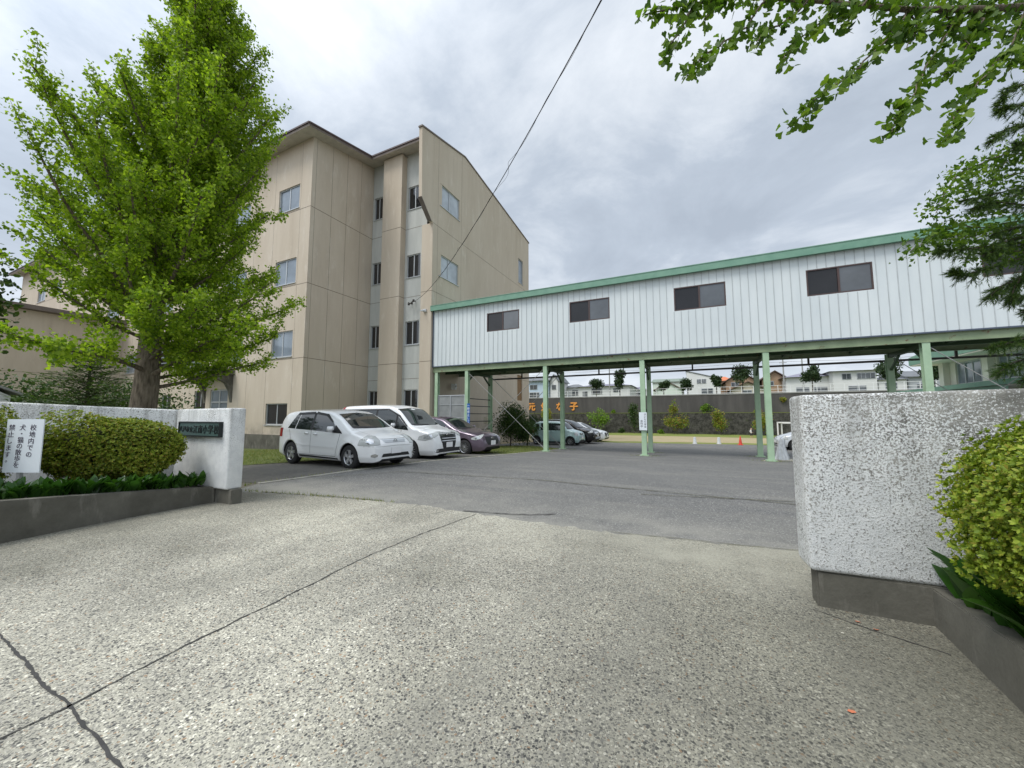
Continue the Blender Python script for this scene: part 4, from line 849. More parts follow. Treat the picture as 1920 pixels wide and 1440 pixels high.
raum = dict(L=4.04, W=1.69, H=1.53, wb=2.5, r=.305, fo=.78, paint='car_white', group=G_NEAR, spokes=5, nose=.85, nf=.62, crease=.8,
    top=[(-2.02, .62), (-2.0, .95), (-1.96, 1.12), (-1.84, 1.39), (-1.72, 1.48), (-1.2, 1.53), (-.3, 1.535), (0.2, 1.50), (.5, 1.40), (1.15, 1.04), (1.3, .98), (1.7, .86), (1.9, .77), (1.995, .67), (2.02, .60)],
    bot=[(-2.02, .42), (-1.9, .26), (-1.5, .2), (1.5, .19), (1.9, .19), (2.005, .22), (2.02, .27)], belt=[(-2.02, .98), (-.5, .95), (.9, .90), (2.02, .86)],
    side_windows=[[(-1.5, 1.0), (-1.16, .98), (-1.06, 1.40), (-1.22, 1.39)], [(-1.12, .98), (-.42, .955), (-.42, 1.42), (-1.02, 1.405)], [(-.33, .95), (.72, .90), (.78, .93), (.42, 1.22), (.18, 1.36), (-.33, 1.42)]],
    dark=[[(-.42, .955), (-.33, .95), (-.33, 1.42), (-.42, 1.42)], [(.55, .90), (.95, .885), (.90, .93), (.62, 1.1)]], visor=[[(-1.2, 1.37), (-.40, 1.39), (-.40, 1.445), (-1.15, 1.43)], [(-.34, 1.39), (.14, 1.335), (.44, 1.17), (.5, 1.18), (.2, 1.385), (-.34, 1.45)]],
    lines=[((-.37, .95), (-.37, .3)), ((.86, .88), (.70, .3)), ((-1.42, .98), (-1.16, .5)), ((.7, .3), (-.95, .3))], moulding=[[(-1.05, .55), (-.4, .53), (-.4, .565), (-1.05, .585)], [(-.34, .53), (.62, .505), (.62, .54), (-.34, .565)]],
    handles=[(-.55, .88), (-.15, .86)], sill=[(-.98, .235), (.8, .225), (.8, .26), (-1.0, .29)], head=[(-.22, .62), (-.2, .72), (-.08, .82), (.10, .84), (.26, .73), (.3, .62), (.1, .605)], head_in=[(-.08, .66), (-.05, .76), (.06, .78), (.12, .68), (.04, .64)],
    tail=[(-.05, .75), (.18, .75), (.16, 1.0), (.0, 1.0)], mirror=(.62, .97), wind=[(-.62, 1.03), (-.3, 1.015), (.3, 1.015), (.62, 1.03), (.56, 1.385), (.0, 1.43), (-.56, 1.385)], wz=1.015, rearw=[(-.6, 1.02), (.6, 1.02), (.52, 1.4), (-.52, 1.4)],
    front=[('grille', [(-.34, .66), (.34, .66), (.40, .745), (-.40, .745)], 'car_silver', .006), ('grille_slat', [(-.36, .70), (.36, .70), (.36, .71), (-.36, .71)], 'house_grey', .010), ('grille_slat', [(-.33, .665), (.33, .665), (.33, .678), (-.33, .678)], 'house_grey', .010), ('air_intake', [(-.47, .315), (.47, .315), (.42, .395), (-.42, .395)], 'black_plastic', .006),
           ('fog_lamp', [(-.70, .335), (-.64, .32), (-.58, .335), (-.57, .38), (-.64, .41), (-.70, .38)], 'chrome', .008), ('fog_lamp', [(.70, .335), (.64, .32), (.58, .335), (.57, .38), (.64, .41), (.70, .38)], 'chrome', .008)], plate=.47, emblem=(.70, .045), front_lines=[[(0, .757), (.42, .757), (.50, .86), (.60, .99)], [(0, .585), (.45, .575), (.78, .585)]], head_dark=[(-.228, .613), (-.208, .724), (-.085, .828), (.103, .848), (.267, .735), (.309, .613), (.1, .597)])
van = dict(L=4.7, W=1.70, H=1.85, wb=2.85, r=.32, fo=.92, paint='car_white', group=G_NEAR, spokes=12, nose=.8, nf=.70, np=2.8, tum=.13, crease=.9,
    top=[(-2.35, .7), (-2.33, 1.1), (-2.25, 1.6), (-2.12, 1.78), (-1.8, 1.83), (-.6, 1.85), (.2, 1.82), (.62, 1.73), (1.42, 1.13), (1.6, 1.075), (2.05, .98), (2.24, .9), (2.32, .72), (2.35, .56)],
    bot=[(-2.35, .42), (-2.2, .24), (-1.6, .2), (1.6, .19), (2.1, .18), (2.33, .2), (2.35, .23)], belt=[(-2.35, 1.12), (0, 1.06), (2.35, .9)],
    side_windows=[[(-2.2, 1.2), (-1.42, 1.14), (-1.42, 1.64), (-2.12, 1.64)], [(-1.36, 1.13), (-.28, 1.07), (-.28, 1.66), (-1.36, 1.66)], [(-.2, 1.06), (.70, 1.02), (.70, 1.50), (.42, 1.62), (-.2, 1.67)], [(.76, 1.01), (1.30, .97), (1.24, 1.06), (.78, 1.42)]],
    dark=[[(-1.42, 1.12), (-1.36, 1.12), (-1.36, 1.66), (-1.42, 1.66)], [(-.28, 1.06), (-.2, 1.06), (-.2, 1.66), (-.28, 1.66)], [(.70, 1.0), (.76, 1.0), (.78, 1.43), (.70, 1.50)]], visor=[[(-2.1, 1.63), (.3, 1.64), (.3, 1.68), (-2.1, 1.67)], [(.3, 1.64), (.82, 1.42), (1.22, 1.09), (1.26, 1.1), (.86, 1.46), (.3, 1.685)]],
    lines=[((-.24, 1.05), (-.26, .3)), ((1.0, .98), (.92, .35)), ((-1.4, 1.1), (-1.4, .7)), ((.9, .28), (-.95, .28))], handles=[(-.42, .98), (-.05, .97)], sill=[(-.95, .22), (.95, .21), (.95, .245), (-.95, .25)],
    head=[(-.30, .93), (-.12, .90), (.22, .84), (.38, .78), (.42, .68), (.2, .66), (.0, .72), (-.16, .80)], head_in=[(.0, .76), (.02, .84), (.22, .80), (.26, .72), (.14, .71)], tail=[(-.02, .9), (.16, .9), (.16, 1.75), (.06, 1.75)], mirror=(.74, 1.10),
    wind=[(-.68, 1.135), (-.3, 1.12), (.3, 1.12), (.68, 1.135), (.62, 1.67), (.0, 1.72), (-.62, 1.67)], wz=1.12, rearw=[(-.6, 1.15), (.6, 1.15), (.55, 1.65), (-.55, 1.65)],
    front=[('grille', [(-.30, .38), (.30, .38), (.40, .66), (.44, .90), (-.44, .90), (-.40, .66)], 'black_plastic', .006), ('air_intake', [(-.62, .27), (.62, .27), (.70, .31), (.60, .39), (-.60, .39), (-.70, .31)], 'black_plastic', .007)]
         + [('grille_bar', [(-w__, z), (w__, z), (w__, z + .022), (-w__, z + .022)], 'chrome', .014) for z, w__ in ((.62, .37), (.70, .39), (.78, .41), (.86, .43))] + [('fog_lamp', [(s * .56, .30), (s * .63, .30), (s * .63, .36), (s * .56, .36)], 'chrome', .012) for s in (1, -1)], plate=.50, emblem=(.81, .05), front_lines=[[(0, .93), (.46, .93), (.62, 1.06)]], head_dark=[(-.31, .938), (-.12, .908), (.222, .848), (.388, .787), (.429, .673), (.2, .652), (.0, .712), (-.165, .794)])
hatch = dict(L=4.06, W=1.695, H=1.5, wb=2.57, r=.30, fo=.78, paint='car_purple', group=G_NEAR, spokes=14, nose=.9, nf=.60, tum=.28,
    top=[(-2.03, .6), (-2.0, .98), (-1.8, 1.22), (-1.5, 1.38), (-1.0, 1.46), (-.5, 1.49), (-.1, 1.45), (.85, 1.03), (1.05, .98), (1.6, .87), (1.85, .78), (1.98, .66), (2.03, .52)],
    bot=[(-2.03, .42), (-1.9, .25), (-1.5, .18), (1.5, .17), (1.85, .18), (2.0, .24), (2.03, .33)], belt=[(-2.03, 1.04), (-.5, .97), (.9, .90), (2.03, .8)],
    side_windows=[[(-1.2, 1.06), (-.36, 1.0), (-.36, 1.38), (-1.0, 1.33)], [(-.28, .99), (.62, .93), (.1, 1.28), (-.28, 1.375)]], dark=[[(-.36, .98), (-.28, .98), (-.28, 1.38), (-.36, 1.38)]], lines=[((-.32, .97), (-.34, .3)), ((.8, .9), (.72, .35))], handles=[(-.5, .88), (.0 - .15, .86)], sill=[(-.9, .2), (.9, .19), (.9, .24), (-.9, .25)],
    head=[(-.24, .80), (.1, .74), (.3, .67), (.3, .61), (.14, .59), (-.02, .64), (-.14, .72)], head_in=[(.02, .64), (.06, .71), (.18, .68), (.18, .62)], tail=[(-.05, .8), (.18, .8), (.16, .95), (.0, .96)], mirror=(.5, 1.0),
    wind=[(-.6, 1.02), (0, 1.0), (.6, 1.02), (.52, 1.36), (.0, 1.41), (-.52, 1.36)], wz=1.0, rearw=[(-.5, 1.1), (.5, 1.1), (.45, 1.35), (-.45, 1.35)],
    front=[('grille', [(-.34, .40), (.34, .40), (.46, .52), (.44, .70), (-.44, .70), (-.46, .52)], 'black_plastic', .006), ('air_intake', [(-.6, .22), (.6, .22), (.5, .30), (-.5, .30)], 'black_plastic', .006)], plate=.47, emblem=(.64, .05), front_lines=[[(0, .745), (.4, .76), (.6, .92)]])
kei = dict(L=3.395, W=1.475, H=1.57, wb=2.42, r=.285, fo=.57, paint='car_mint', group=G_FAR, spokes=8, nose=.5, nf=.74, tum=.14, mirror_mat='car_white',
    top=[(-1.697, .65), (-1.68, 1.0), (-1.6, 1.35), (-1.46, 1.5), (-1.2, 1.555), (-.2, 1.57), (.3, 1.55), (.52, 1.48), (.98, 1.06), (1.15, 1.02), (1.5, .93), (1.62, .82), (1.69, .62), (1.697, .54)],
    bot=[(-1.697, .4), (-1.6, .24), (-1.3, .19), (1.3, .19), (1.6, .2), (1.68, .26), (1.697, .34)], belt=[(-1.697, 1.0), (1.697, .92)],
    side_windows=[[(-1.42, 1.08), (-1.12, 1.0), (-1.12, 1.42), (-1.36, 1.40)], [(-.98, .99), (-.26, .98), (-.26, 1.44), (-.98, 1.44)], [(-.2, .98), (.76, .97), (.5, 1.32), (.38, 1.42), (-.2, 1.44)]], dark=[[(-.26, .97), (-.2, .97), (-.2, 1.44), (-.26, 1.44)]],
    lines=[((-.23, .97), (-.23, .3)), ((.78, .95), (.72, .35))], handles=[(-.38, .88), (-.06, .88)], sill=[(-.8, .2), (.8, .2), (.8, .25), (-.8, .25)],
    head=[(-.1, .70), (-.12, .84), (.02, .90), (.16, .84), (.2, .70), (.06, .64)], head_in=[(-.02, .72), (.06, .84), (.12, .74)], tail=[(-.05, .75), (.12, .75), (.12, 1.02), (-.02, 1.02)], mirror=(.62, 1.02),
    wind=[(-.58, 1.07), (0, 1.06), (.58, 1.07), (.52, 1.44), (0, 1.47), (-.52, 1.44)], wz=1.06, rearw=[(-.5, 1.05), (.5, 1.05), (.46, 1.42), (-.46, 1.42)],
    front=[('grille', [(-.28, .70), (.28, .70), (.32, .80), (-.32, .80)], 'black_plastic', .006), ('air_intake', [(-.4, .26), (.4, .26), (.36, .38), (-.36, .38)], 'black_plastic', .006)], plate=.55, emblem=(.75, .035))
suv = dict(L=4.64, W=1.82, H=1.72, wb=2.705, r=.355, fo=.93, paint='car_black', group=G_FAR, spokes=10, nose=.8, nf=.68, tum=.24,
    top=[(-2.32, .75), (-2.28, 1.1), (-2.05, 1.5), (-1.8, 1.62), (-1.2, 1.69), (-.4, 1.72), (.1, 1.67), (.5, 1.55), (1.15, 1.15), (1.35, 1.1), (1.9, .99), (2.15, .9), (2.28, .76), (2.32, .62)],
    bot=[(-2.32, .5), (-2.1, .32), (-1.6, .25), (1.6, .24), (2.1, .26), (2.28, .34), (2.32, .42)], belt=[(-2.32, 1.12), (2.32, .98)],
    side_windows=[[(-1.7, 1.2), (-.42, 1.13), (-.42, 1.58), (-1.5, 1.53)], [(-.34, 1.12), (.82, 1.07), (.42, 1.4), (.1, 1.55), (-.34, 1.59)]], lines=[((-.38, 1.1), (-.4, .4)), ((.95, 1.05), (.9, .4))], handles=[(-.55, 1.02), (-.15, 1.0)], sill=[(-.9, .28), (.9, .27), (.9, .33), (-.9, .33)],
    head=[(-.2, .95), (.15, .90), (.32, .82), (.24, .76), (.0, .80)], head_in=[(.05, .82), (.08, .88), (.2, .84)], tail=[(-.05, .9), (.15, .9), (.14, 1.15), (0, 1.15)], mirror=(.66, 1.14),
    wind=[(-.68, 1.15), (0, 1.13), (.68, 1.15), (.6, 1.56), (0, 1.62), (-.6, 1.56)], wz=1.13, rearw=[(-.55, 1.2), (.55, 1.2), (.5, 1.55), (-.5, 1.55)],
    front=[('grille', [(-.4, .62), (.4, .62), (.5, .84), (-.5, .84)], 'chrome', .006), ('air_intake', [(-.5, .36), (.5, .36), (.5, .5), (-.5, .5)], 'house_grey', .006), ('fog_lamp', [(-.76, .5), (-.64, .5), (-.64, .58), (-.76, .58)], 'chrome', .006), ('fog_lamp', [(.76, .5), (.64, .5), (.64, .58), (.76, .58)], 'chrome', .006)], plate=.6)
r_ = make_car('parked_car', 'white compact wagon with black window visors, nearest of the cars parked by the school', raum); place(r_, -9.62, 8.25, R(-4), 1.07)
v_ = make_car('parked_car', 'tall white minivan with a chrome barred grille, between white wagon and purple hatchback', van); place(v_, -10.45, 11.35, R(-2), 1.08)
h_ = make_car('parked_car', 'purple hatchback with a black grille, half hidden behind the white minivan', hatch); place(h_, -9.95, 14.3, R(-3), 1.1)
k_ = make_car('parked_car', 'boxy pale mint green small car parked beyond the footbridge posts', kei); place(k_, -8.35, 24.6, R(-4), 1.)
s_ = make_car('parked_car', 'black sport utility car parked between the mint car and a white car', suv); place(s_, -8.5, 27.1, R(-4), 1.)
import copy as _cp
w2 = dict(hatch); w2.update(paint='car_white', group=G_FAR); w2_ = make_car('parked_car', 'white hatchback showing only its bonnet beyond the black car', w2); place(w2_, -8.2, 30.0, R(-4), 1.02)
si = dict(raum); si.update(paint='car_silver', group=G_FAR, spokes=6, visor=[], top=[(-2.02, .62), (-2.0, .95), (-1.93, 1.12), (-1.74, 1.42), (-1.6, 1.49), (-1.1, 1.53), (-.4, 1.535), (0.0, 1.50), (.3, 1.40), (1.2, 1.0), (1.35, .95), (1.7, .85), (1.9, .74), (2.0, .62), (2.02, .54)])
si_ = make_car('parked_car', 'silver white car facing left, partly hidden by the right gate wall', si); place(si_, 6.35, 27.3, R(183), 1.)

# ------------------------------------------------------------------ vegetation
def vec(a): return np.array(a, dtype=float)
def curve_pts(p0, d0, length, n, bend, wob=.05):
    p = vec(p0); d = vec(d0) / np.linalg.norm(d0); out = [p.copy()]
    for i in range(n):
        d = d + vec(bend) / n + rng.normal(size=3) * wob; d /= np.linalg.norm(d); p = p + d * length / n; out.append(p.copy())
    return np.array(out)
def ginkgo(base, label):
    root = empty('ginkgo_tree', base, label, 'tree')
    tr_ = MB(); P = [(0, 0, -.2), (0, .0, .3), (.05, .02, 1.2), (.1, .05, 2.2), (.13, .06, 4.5), (.46, .21, 7.5), (.77, .37, 10.5), (1.05, .51, 13.2)]
    tr_.tube([(base[0] + a, base[1] + b, base[2] + c) for a, b, c in P], [.36, .29, .255, .23, .18, .12, .06, .015], 14)
    C = []; limb = MB()
    K = 190
    for i in range(K):
        t = (i + rng.random()) / K; h = 1.9 + 10.9 * t ** 1.0
        az = i * 2.39996 + rng.normal() * .25
        prof = np.interp(h, [1.7, 2.6, 4.0, 5.6, 7.5, 9.5, 11.5, 13], [2.1, 3.0, 3.35, 3.2, 2.6, 1.85, 1.1, .45])
        if h < 3.2 and math.cos(az - R(215)) > .1: continue
        lf_ = math.cos(az - R(210)); prof *= (.74 if lf_ > .3 else 1.0 if lf_ < -.3 else 1.) * rng.choice([.84, 1., 1.12])
        if h < 2.35 and math.cos(az + R(20)) > .35: continue
        Ln = prof * (.78 + .38 * rng.random()); el = np.interp(h, [1.7, 3.0, 6, 10, 13], [.08, .3, .62, .95, 1.25]) + rng.normal() * .1
        if Ln < .3: continue
        tt = (h + .2) / 13.4; ln = max(0, h - 4) / 9; c0 = vec(base) + vec((.1 * min(1, h / 2.5) + .95 * ln, .04 + .46 * ln, h))
        d0 = (math.cos(az) * math.cos(el), math.sin(az) * math.cos(el), math.sin(el))
        br = curve_pts(c0, d0, Ln, 7, (0, 0, .5 if h > 3 else .0), .05)
        limb.tube([tuple(q) for q in br], [.05 * (1 - k / 8.2) * (.6 + .12 * Ln) + .006 for k in range(8)], 5)
        ns = int(5 + Ln * 3.6)
        for s in range(ns):
            u = .16 + .84 * (s + .5) / ns; k = u * 7; k0 = min(int(k), 6); p = br[k0] + (br[k0 + 1] - br[k0]) * (k - k0); dd = br[k0 + 1] - br[k0]; dd /= np.linalg.norm(dd)
            sd_ = np.cross(dd, rng.normal(size=3)); sd_ /= np.linalg.norm(sd_); sl = (.26 + .5 * (1 - abs(u - .45))) * (.6 + .6 * rng.random()) * min(1, Ln / 2.2)
            tw = curve_pts(p, dd * .85 + sd_ * .8 + vec((0, 0, .25)), sl, 4, (0, 0, .2), .1)
            limb.tube([tuple(q) for q in tw], [.008, .006, .005, .004, .003], 3, cap=False)
            m = int(sl * 165) + 20; uu = rng.random(m) * 4; kk = np.minimum(uu.astype(int), 3); C.append(tw[kk] + (tw[kk + 1] - tw[kk]) * (uu - kk)[:, None] + rng.normal(size=(m, 3)) * .062)
        m = int(Ln * 26); uu = .2 * 7 + rng.random(m) * .8 * 7; kk = np.minimum(uu.astype(int), 6); C.append(br[kk] + (br[kk + 1] - br[kk]) * (uu - kk)[:, None] + rng.normal(size=(m, 3)) * .07)
    C = np.concatenate(C); A, B = leafset(C, .054, .25, .25)
    t_ = obj('trunk', tr_, 'ginkgo_bark', root, smooth=True); obj('limbs', limb, 'ginkgo_bark', root, smooth=True)
    cards('crown', C, A, B, FAN_FAR, 'ginkgo_leaf', root); return len(C)
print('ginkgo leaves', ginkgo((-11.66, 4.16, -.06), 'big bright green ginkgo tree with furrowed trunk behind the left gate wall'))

def bush(name, centre, rad, label, mat, nwh=4200, leaf=.026, group=None, rz=0., dense=.5, bumps=.09, seed=3):
    rng = np.random.default_rng(seed)
    root = empty(name, (centre[0], centre[1], centre[2] - rad[2]), label, 'bush', group)
    co = MB(); co.lathe([(math.sin(math.pi * k / 8) * .76, -math.cos(math.pi * k / 8) * .8) for k in range(9)], (0, 0, 0), 16); cz_, sz_ = math.cos(rz), math.sin(rz)
    co.v = [((x * rad[0] * (1 + random.uniform(-.1, .1))) * cz_ - y * rad[1] * sz_ + centre[0], x * rad[0] * sz_ + y * rad[1] * cz_ + centre[1], z * rad[2] + centre[2]) for x, y, z in co.v]; obj('shade_core', co, 'core_shade', root)  # solid dark core, the shade between the leaves put in as colour
    n = nwh; d = unit(rng.normal(size=(n, 3))); lump = np.zeros(n)
    for _ in range(46):
        q = unit(rng.normal(size=(1, 3)))[0]; lump += np.exp((d @ q - 1) * (7 if _ < 8 else 40)) * (rng.random() * 1.9 - .75)
    rr = 1 + bumps * (lump - .35) + rng.normal(size=n) * .02 + (rng.random(n) < .25) * rng.random(n) * .085; inner = rng.random(n) < dense; rr = np.where(inner, rr * (1 - rng.random(n) ** 1.2 * .36), rr)
    L_ = np.abs(d); sq = (L_[:, 0] ** 2.6 + L_[:, 1] ** 2.6 + L_[:, 2] ** 2.6) ** (-1 / 2.6)
    P = d * (rr * sq)[:, None] * vec(rad); c, s = math.cos(rz), math.sin(rz); P = np.stack([P[:, 0] * c - P[:, 1] * s, P[:, 0] * s + P[:, 1] * c, P[:, 2]], 1) + vec(centre)
    dn = np.stack([d[:, 0] * c - d[:, 1] * s, d[:, 0] * s + d[:, 1] * c, d[:, 2]], 1); ax = unit(dn + rng.normal(size=(n, 3)) * .45 + vec((0, 0, .55)))
    CC, AA, BB = [], [], []
    e1 = unit(np.cross(ax, rng.normal(size=(n, 3)))); e2 = np.cross(ax, e1); sz = leaf * (1 + .25 * rng.normal(size=n)).clip(.5, 1.6)
    for k in range(6):
        t = 2 * math.pi * k / 6 + rng.random(n) * .6; rd = e1 * np.cos(t)[:, None] + e2 * np.sin(t)[:, None]; dr = unit(rd + ax * (.35 + .6 * rng.random(n))[:, None])
        CC.append(P); AA.append(dr * sz[:, None]); BB.append(unit(np.cross(ax, rd)) * sz[:, None] * .9)
    cards('foliage', np.concatenate(CC), np.concatenate(AA), np.concatenate(BB), OVAL, mat, root)
    st = MB()
    for k in range(14):
        a = random.uniform(0, 6.28); q = (math.cos(a) * rad[0] * .55, math.sin(a) * rad[1] * .55); q = (q[0] * c - q[1] * s, q[0] * s + q[1] * c)
        st.tube([(centre[0] + q[0] * .15, centre[1] + q[1] * .15, centre[2] - rad[2] * 1.15), (centre[0] + q[0] * .6, centre[1] + q[1] * .6, centre[2] - rad[2] * .3), (centre[0] + q[0], centre[1] + q[1], centre[2] + rad[2] * .4)], [.014, .01, .005], 5)
    obj('stems', st, 'dark_bark', root); return root
AZ = 'clipped azalea bushes in the planters'
bush('azalea_bush', (-7.96, 2.58, .91), (.83, .42, .46), 'round azalea bush between the notice board and the nameplate', 'azalea_dark_leaf', 15000, .025, AZ, rz=R(49), bumps=.24, seed=8)
bush('azalea_bush', (-8.35, 1.15, .98), (.62, .42, .56), 'azalea bush cut off by the left edge, in front of the notice board', 'azalea_dark_leaf', 8000, .025, AZ, rz=R(50), bumps=.24)
bush('azalea_bush', (2.22, 2.62, .92), (1.0, .85, .55), 'bright yellow green azalea bush at the right edge below the gate wall', 'azalea_leaf', 38000, .020, AZ, rz=0, bumps=.14, dense=.62, seed=5)
def strap_leaves(name, regions, n, ln, mat, label):
    C = []; 
    mb = MB(); 
    for i in range(n):
        p = regions(); a = random.uniform(0, 6.28); l = ln * random.uniform(.6, 1.2); w_ = l * random.uniform(.15, .22); t = random.uniform(.1, .6)
        d = Vector((math.cos(a), math.sin(a), 0)); q = Vector((-d.y, d.x, 0)); vs = []; pts = []
        pos = Vector(p); el = R(random.uniform(62, 88))
        for k in range(6):
            pts.append((pos.copy(), w_ * (.35, .8, 1., .9, .6, .03)[k])); pos = pos + (d * math.cos(el) + Vector((0, 0, math.sin(el)))) * l / 5; el -= t * .45
        for k, (c_, wd) in enumerate(pts): vs += [c_ - q * wd, c_ + Vector((0, 0, -wd * .35)), c_ + q * wd]
        fs = []
        for k in range(5): fs += [(3 * k, 3 * k + 1, 3 * k + 4, 3 * k + 3), (3 * k + 1, 3 * k + 2, 3 * k + 5, 3 * k + 4)]
        mb.add(vs, fs)
    o = obj(name, mb, mat, smooth=True); return tag(o, label, 'ground cover', None, 'stuff')
def regL():
    y = random.uniform(.9, 3.38); x = -7.14 - random.random() ** 1.6 * .30 - max(0, 1.6 - y) * .12
    return (x, y, .30 + .075 * max(0, 3.2 - y))
def regL2():
    y = random.uniform(.9, 3.2); return (random.uniform(-8.3, -7.3) - max(0, 2.2 - y) * .5, y, .28)
strap_leaves('broad_leaf_plants', lambda: regL() if random.random() < .7 else regL2(), 620, .23, 'broad_leaf', 'dark green broad leaved ground plants along the left planter kerb')
def regR():
    y = random.uniform(1.6, 3.42); return (1.46 + random.random() ** 1.6 * .35, y, .235 + .03 * (3.4 - y))
strap_leaves('broad_leaf_plants', regR, 300, .36, 'broad_leaf', 'dark green broad leaved ground plants under the right azalea')

# ----- near ginkgo boughs hanging in from the right, and the cedar below them
def sprays(polys, per_m, size, spread, shape, mat, limb_mb, rad=.006, droop=.6):
    C = []
    for pts in polys:
        P = [vec(p) for p in pts]; Q = []
        for i in range(len(P) - 1):
            for k in range(4): Q.append(P[i] + (P[i + 1] - P[i]) * k / 4 + rng.normal(size=3) * .008)
        Q.append(P[-1]); Q = np.array(Q); limb_mb.tube([tuple(q) for q in Q], [rad * (1.3 - k / len(Q)) + .0015 for k in range(len(Q))], 5)
        seg = np.linalg.norm(np.diff(Q, axis=0), axis=1); tot = seg.sum(); n = int(tot * per_m); u = rng.random(n) * (len(Q) - 1); k = np.minimum(u.astype(int), len(Q) - 2)
        C.append(Q[k] + (Q[k + 1] - Q[k]) * (u - k)[:, None] + rng.normal(size=(n, 3)) * spread)
    return np.concatenate(C)
NEAR = [[(3.34, 5.27, 5.35), (2.6, 4.8, 5.18), (1.87, 4.34, 5.06), (1.23, 3.92, 5.01), (0.55, 3.6, 5.07), (0.09, 3.37, 4.99), (-0.27, 3.2, 4.89)], [(0.13, 3.39, 4.99), (0.04, 3.29, 4.72), (-0.06, 3.25, 4.57), (-0.12, 3.16, 4.38)], [(0.72, 3.68, 5.04), (0.54, 3.59, 4.78), (0.3, 3.42, 4.55), (0.15, 3.35, 4.42), (0.05, 3.24, 4.21)], [(1.06, 3.84, 5.06), (0.84, 3.73, 4.83), (0.65, 3.59, 4.66), (0.59, 3.5, 4.5)], [(0.34, 3.49, 5.06), (0.25, 3.45, 4.91), (0.21, 3.43, 4.81)], [(1.44, 4.13, 5.16), (1.13, 3.87, 4.83), (0.94, 3.73, 4.62), (0.79, 3.6, 4.37)], [(1.87, 4.34, 5.05), (1.65, 4.18, 4.71), (1.39, 4.0, 4.4), (1.16, 3.83, 4.18), (0.95, 3.67, 3.95), (0.77, 3.54, 3.72)], [(2.38, 4.7, 5.17), (2.15, 4.48, 4.79), (1.94, 4.32, 4.43), (1.78, 4.19, 4.11), (1.62, 4.05, 3.92), (1.55, 3.96, 3.72)], [(2.92, 4.95, 5.17), (2.71, 4.74, 4.74), (2.47, 4.57, 4.43), (2.22, 4.4, 4.13), (2.06, 4.27, 3.87), (1.94, 4.15, 3.64)], [(2.2, 4.61, 5.17), (2.36, 4.69, 4.95), (2.36, 4.57, 4.68)], [(3.31, 5.25, 5.06), (2.8, 4.9, 4.95), (2.36, 4.69, 5.01), (1.94, 4.37, 4.84), (1.64, 4.23, 4.89)], [(3.31, 5.26, 5.51), (2.62, 4.81, 5.33), (2.17, 4.59, 5.33), (1.67, 4.24, 5.22), (0.98, 3.8, 5.11)], [(2.99, 4.99, 5.06), (2.87, 4.88, 4.68), (2.64, 4.71, 4.48)], [(2.6, 4.8, 5.17), (2.49, 4.75, 4.95), (2.26, 4.53, 4.58), (2.08, 4.39, 4.38)], [(1.87, 4.34, 5.1), (1.94, 4.38, 4.89), (1.81, 4.26, 4.63)], [(1.52, 4.06, 5.06), (1.39, 4.0, 4.88), (1.3, 3.95, 4.81)]]
LOW = [[(4.64, 7.34, 5.07), (3.88, 6.75, 4.77), (3.49, 6.45, 4.55), (3.11, 6.16, 4.35), (2.87, 6.04, 4.21), (2.64, 5.82, 3.86), (2.57, 5.79, 3.7)], [(4.49, 7.16, 4.63), (3.9, 6.76, 4.42), (3.46, 6.44, 4.28), (3.08, 6.15, 4.08), (2.91, 6.06, 4.05)], [(4.32, 6.96, 3.87), (3.69, 6.55, 3.74), (3.21, 6.2, 3.59), (2.78, 5.94, 3.57), (2.49, 5.75, 3.42), (2.21, 5.5, 3.2)], [(4.02, 6.71, 3.61), (3.41, 6.3, 3.43), (3.09, 6.15, 3.5), (2.63, 5.81, 3.38), (2.47, 5.74, 3.45)], [(4.28, 7.05, 4.34), (3.76, 6.69, 4.14), (3.37, 6.39, 3.94), (3.11, 6.16, 3.75)], [(4.34, 7.08, 4.84), (3.69, 6.66, 4.63), (3.49, 6.56, 4.42)], [(3.84, 6.51, 3.24), (3.32, 6.15, 3.26), (3.04, 6.01, 3.2), (2.78, 5.89, 3.29)]]
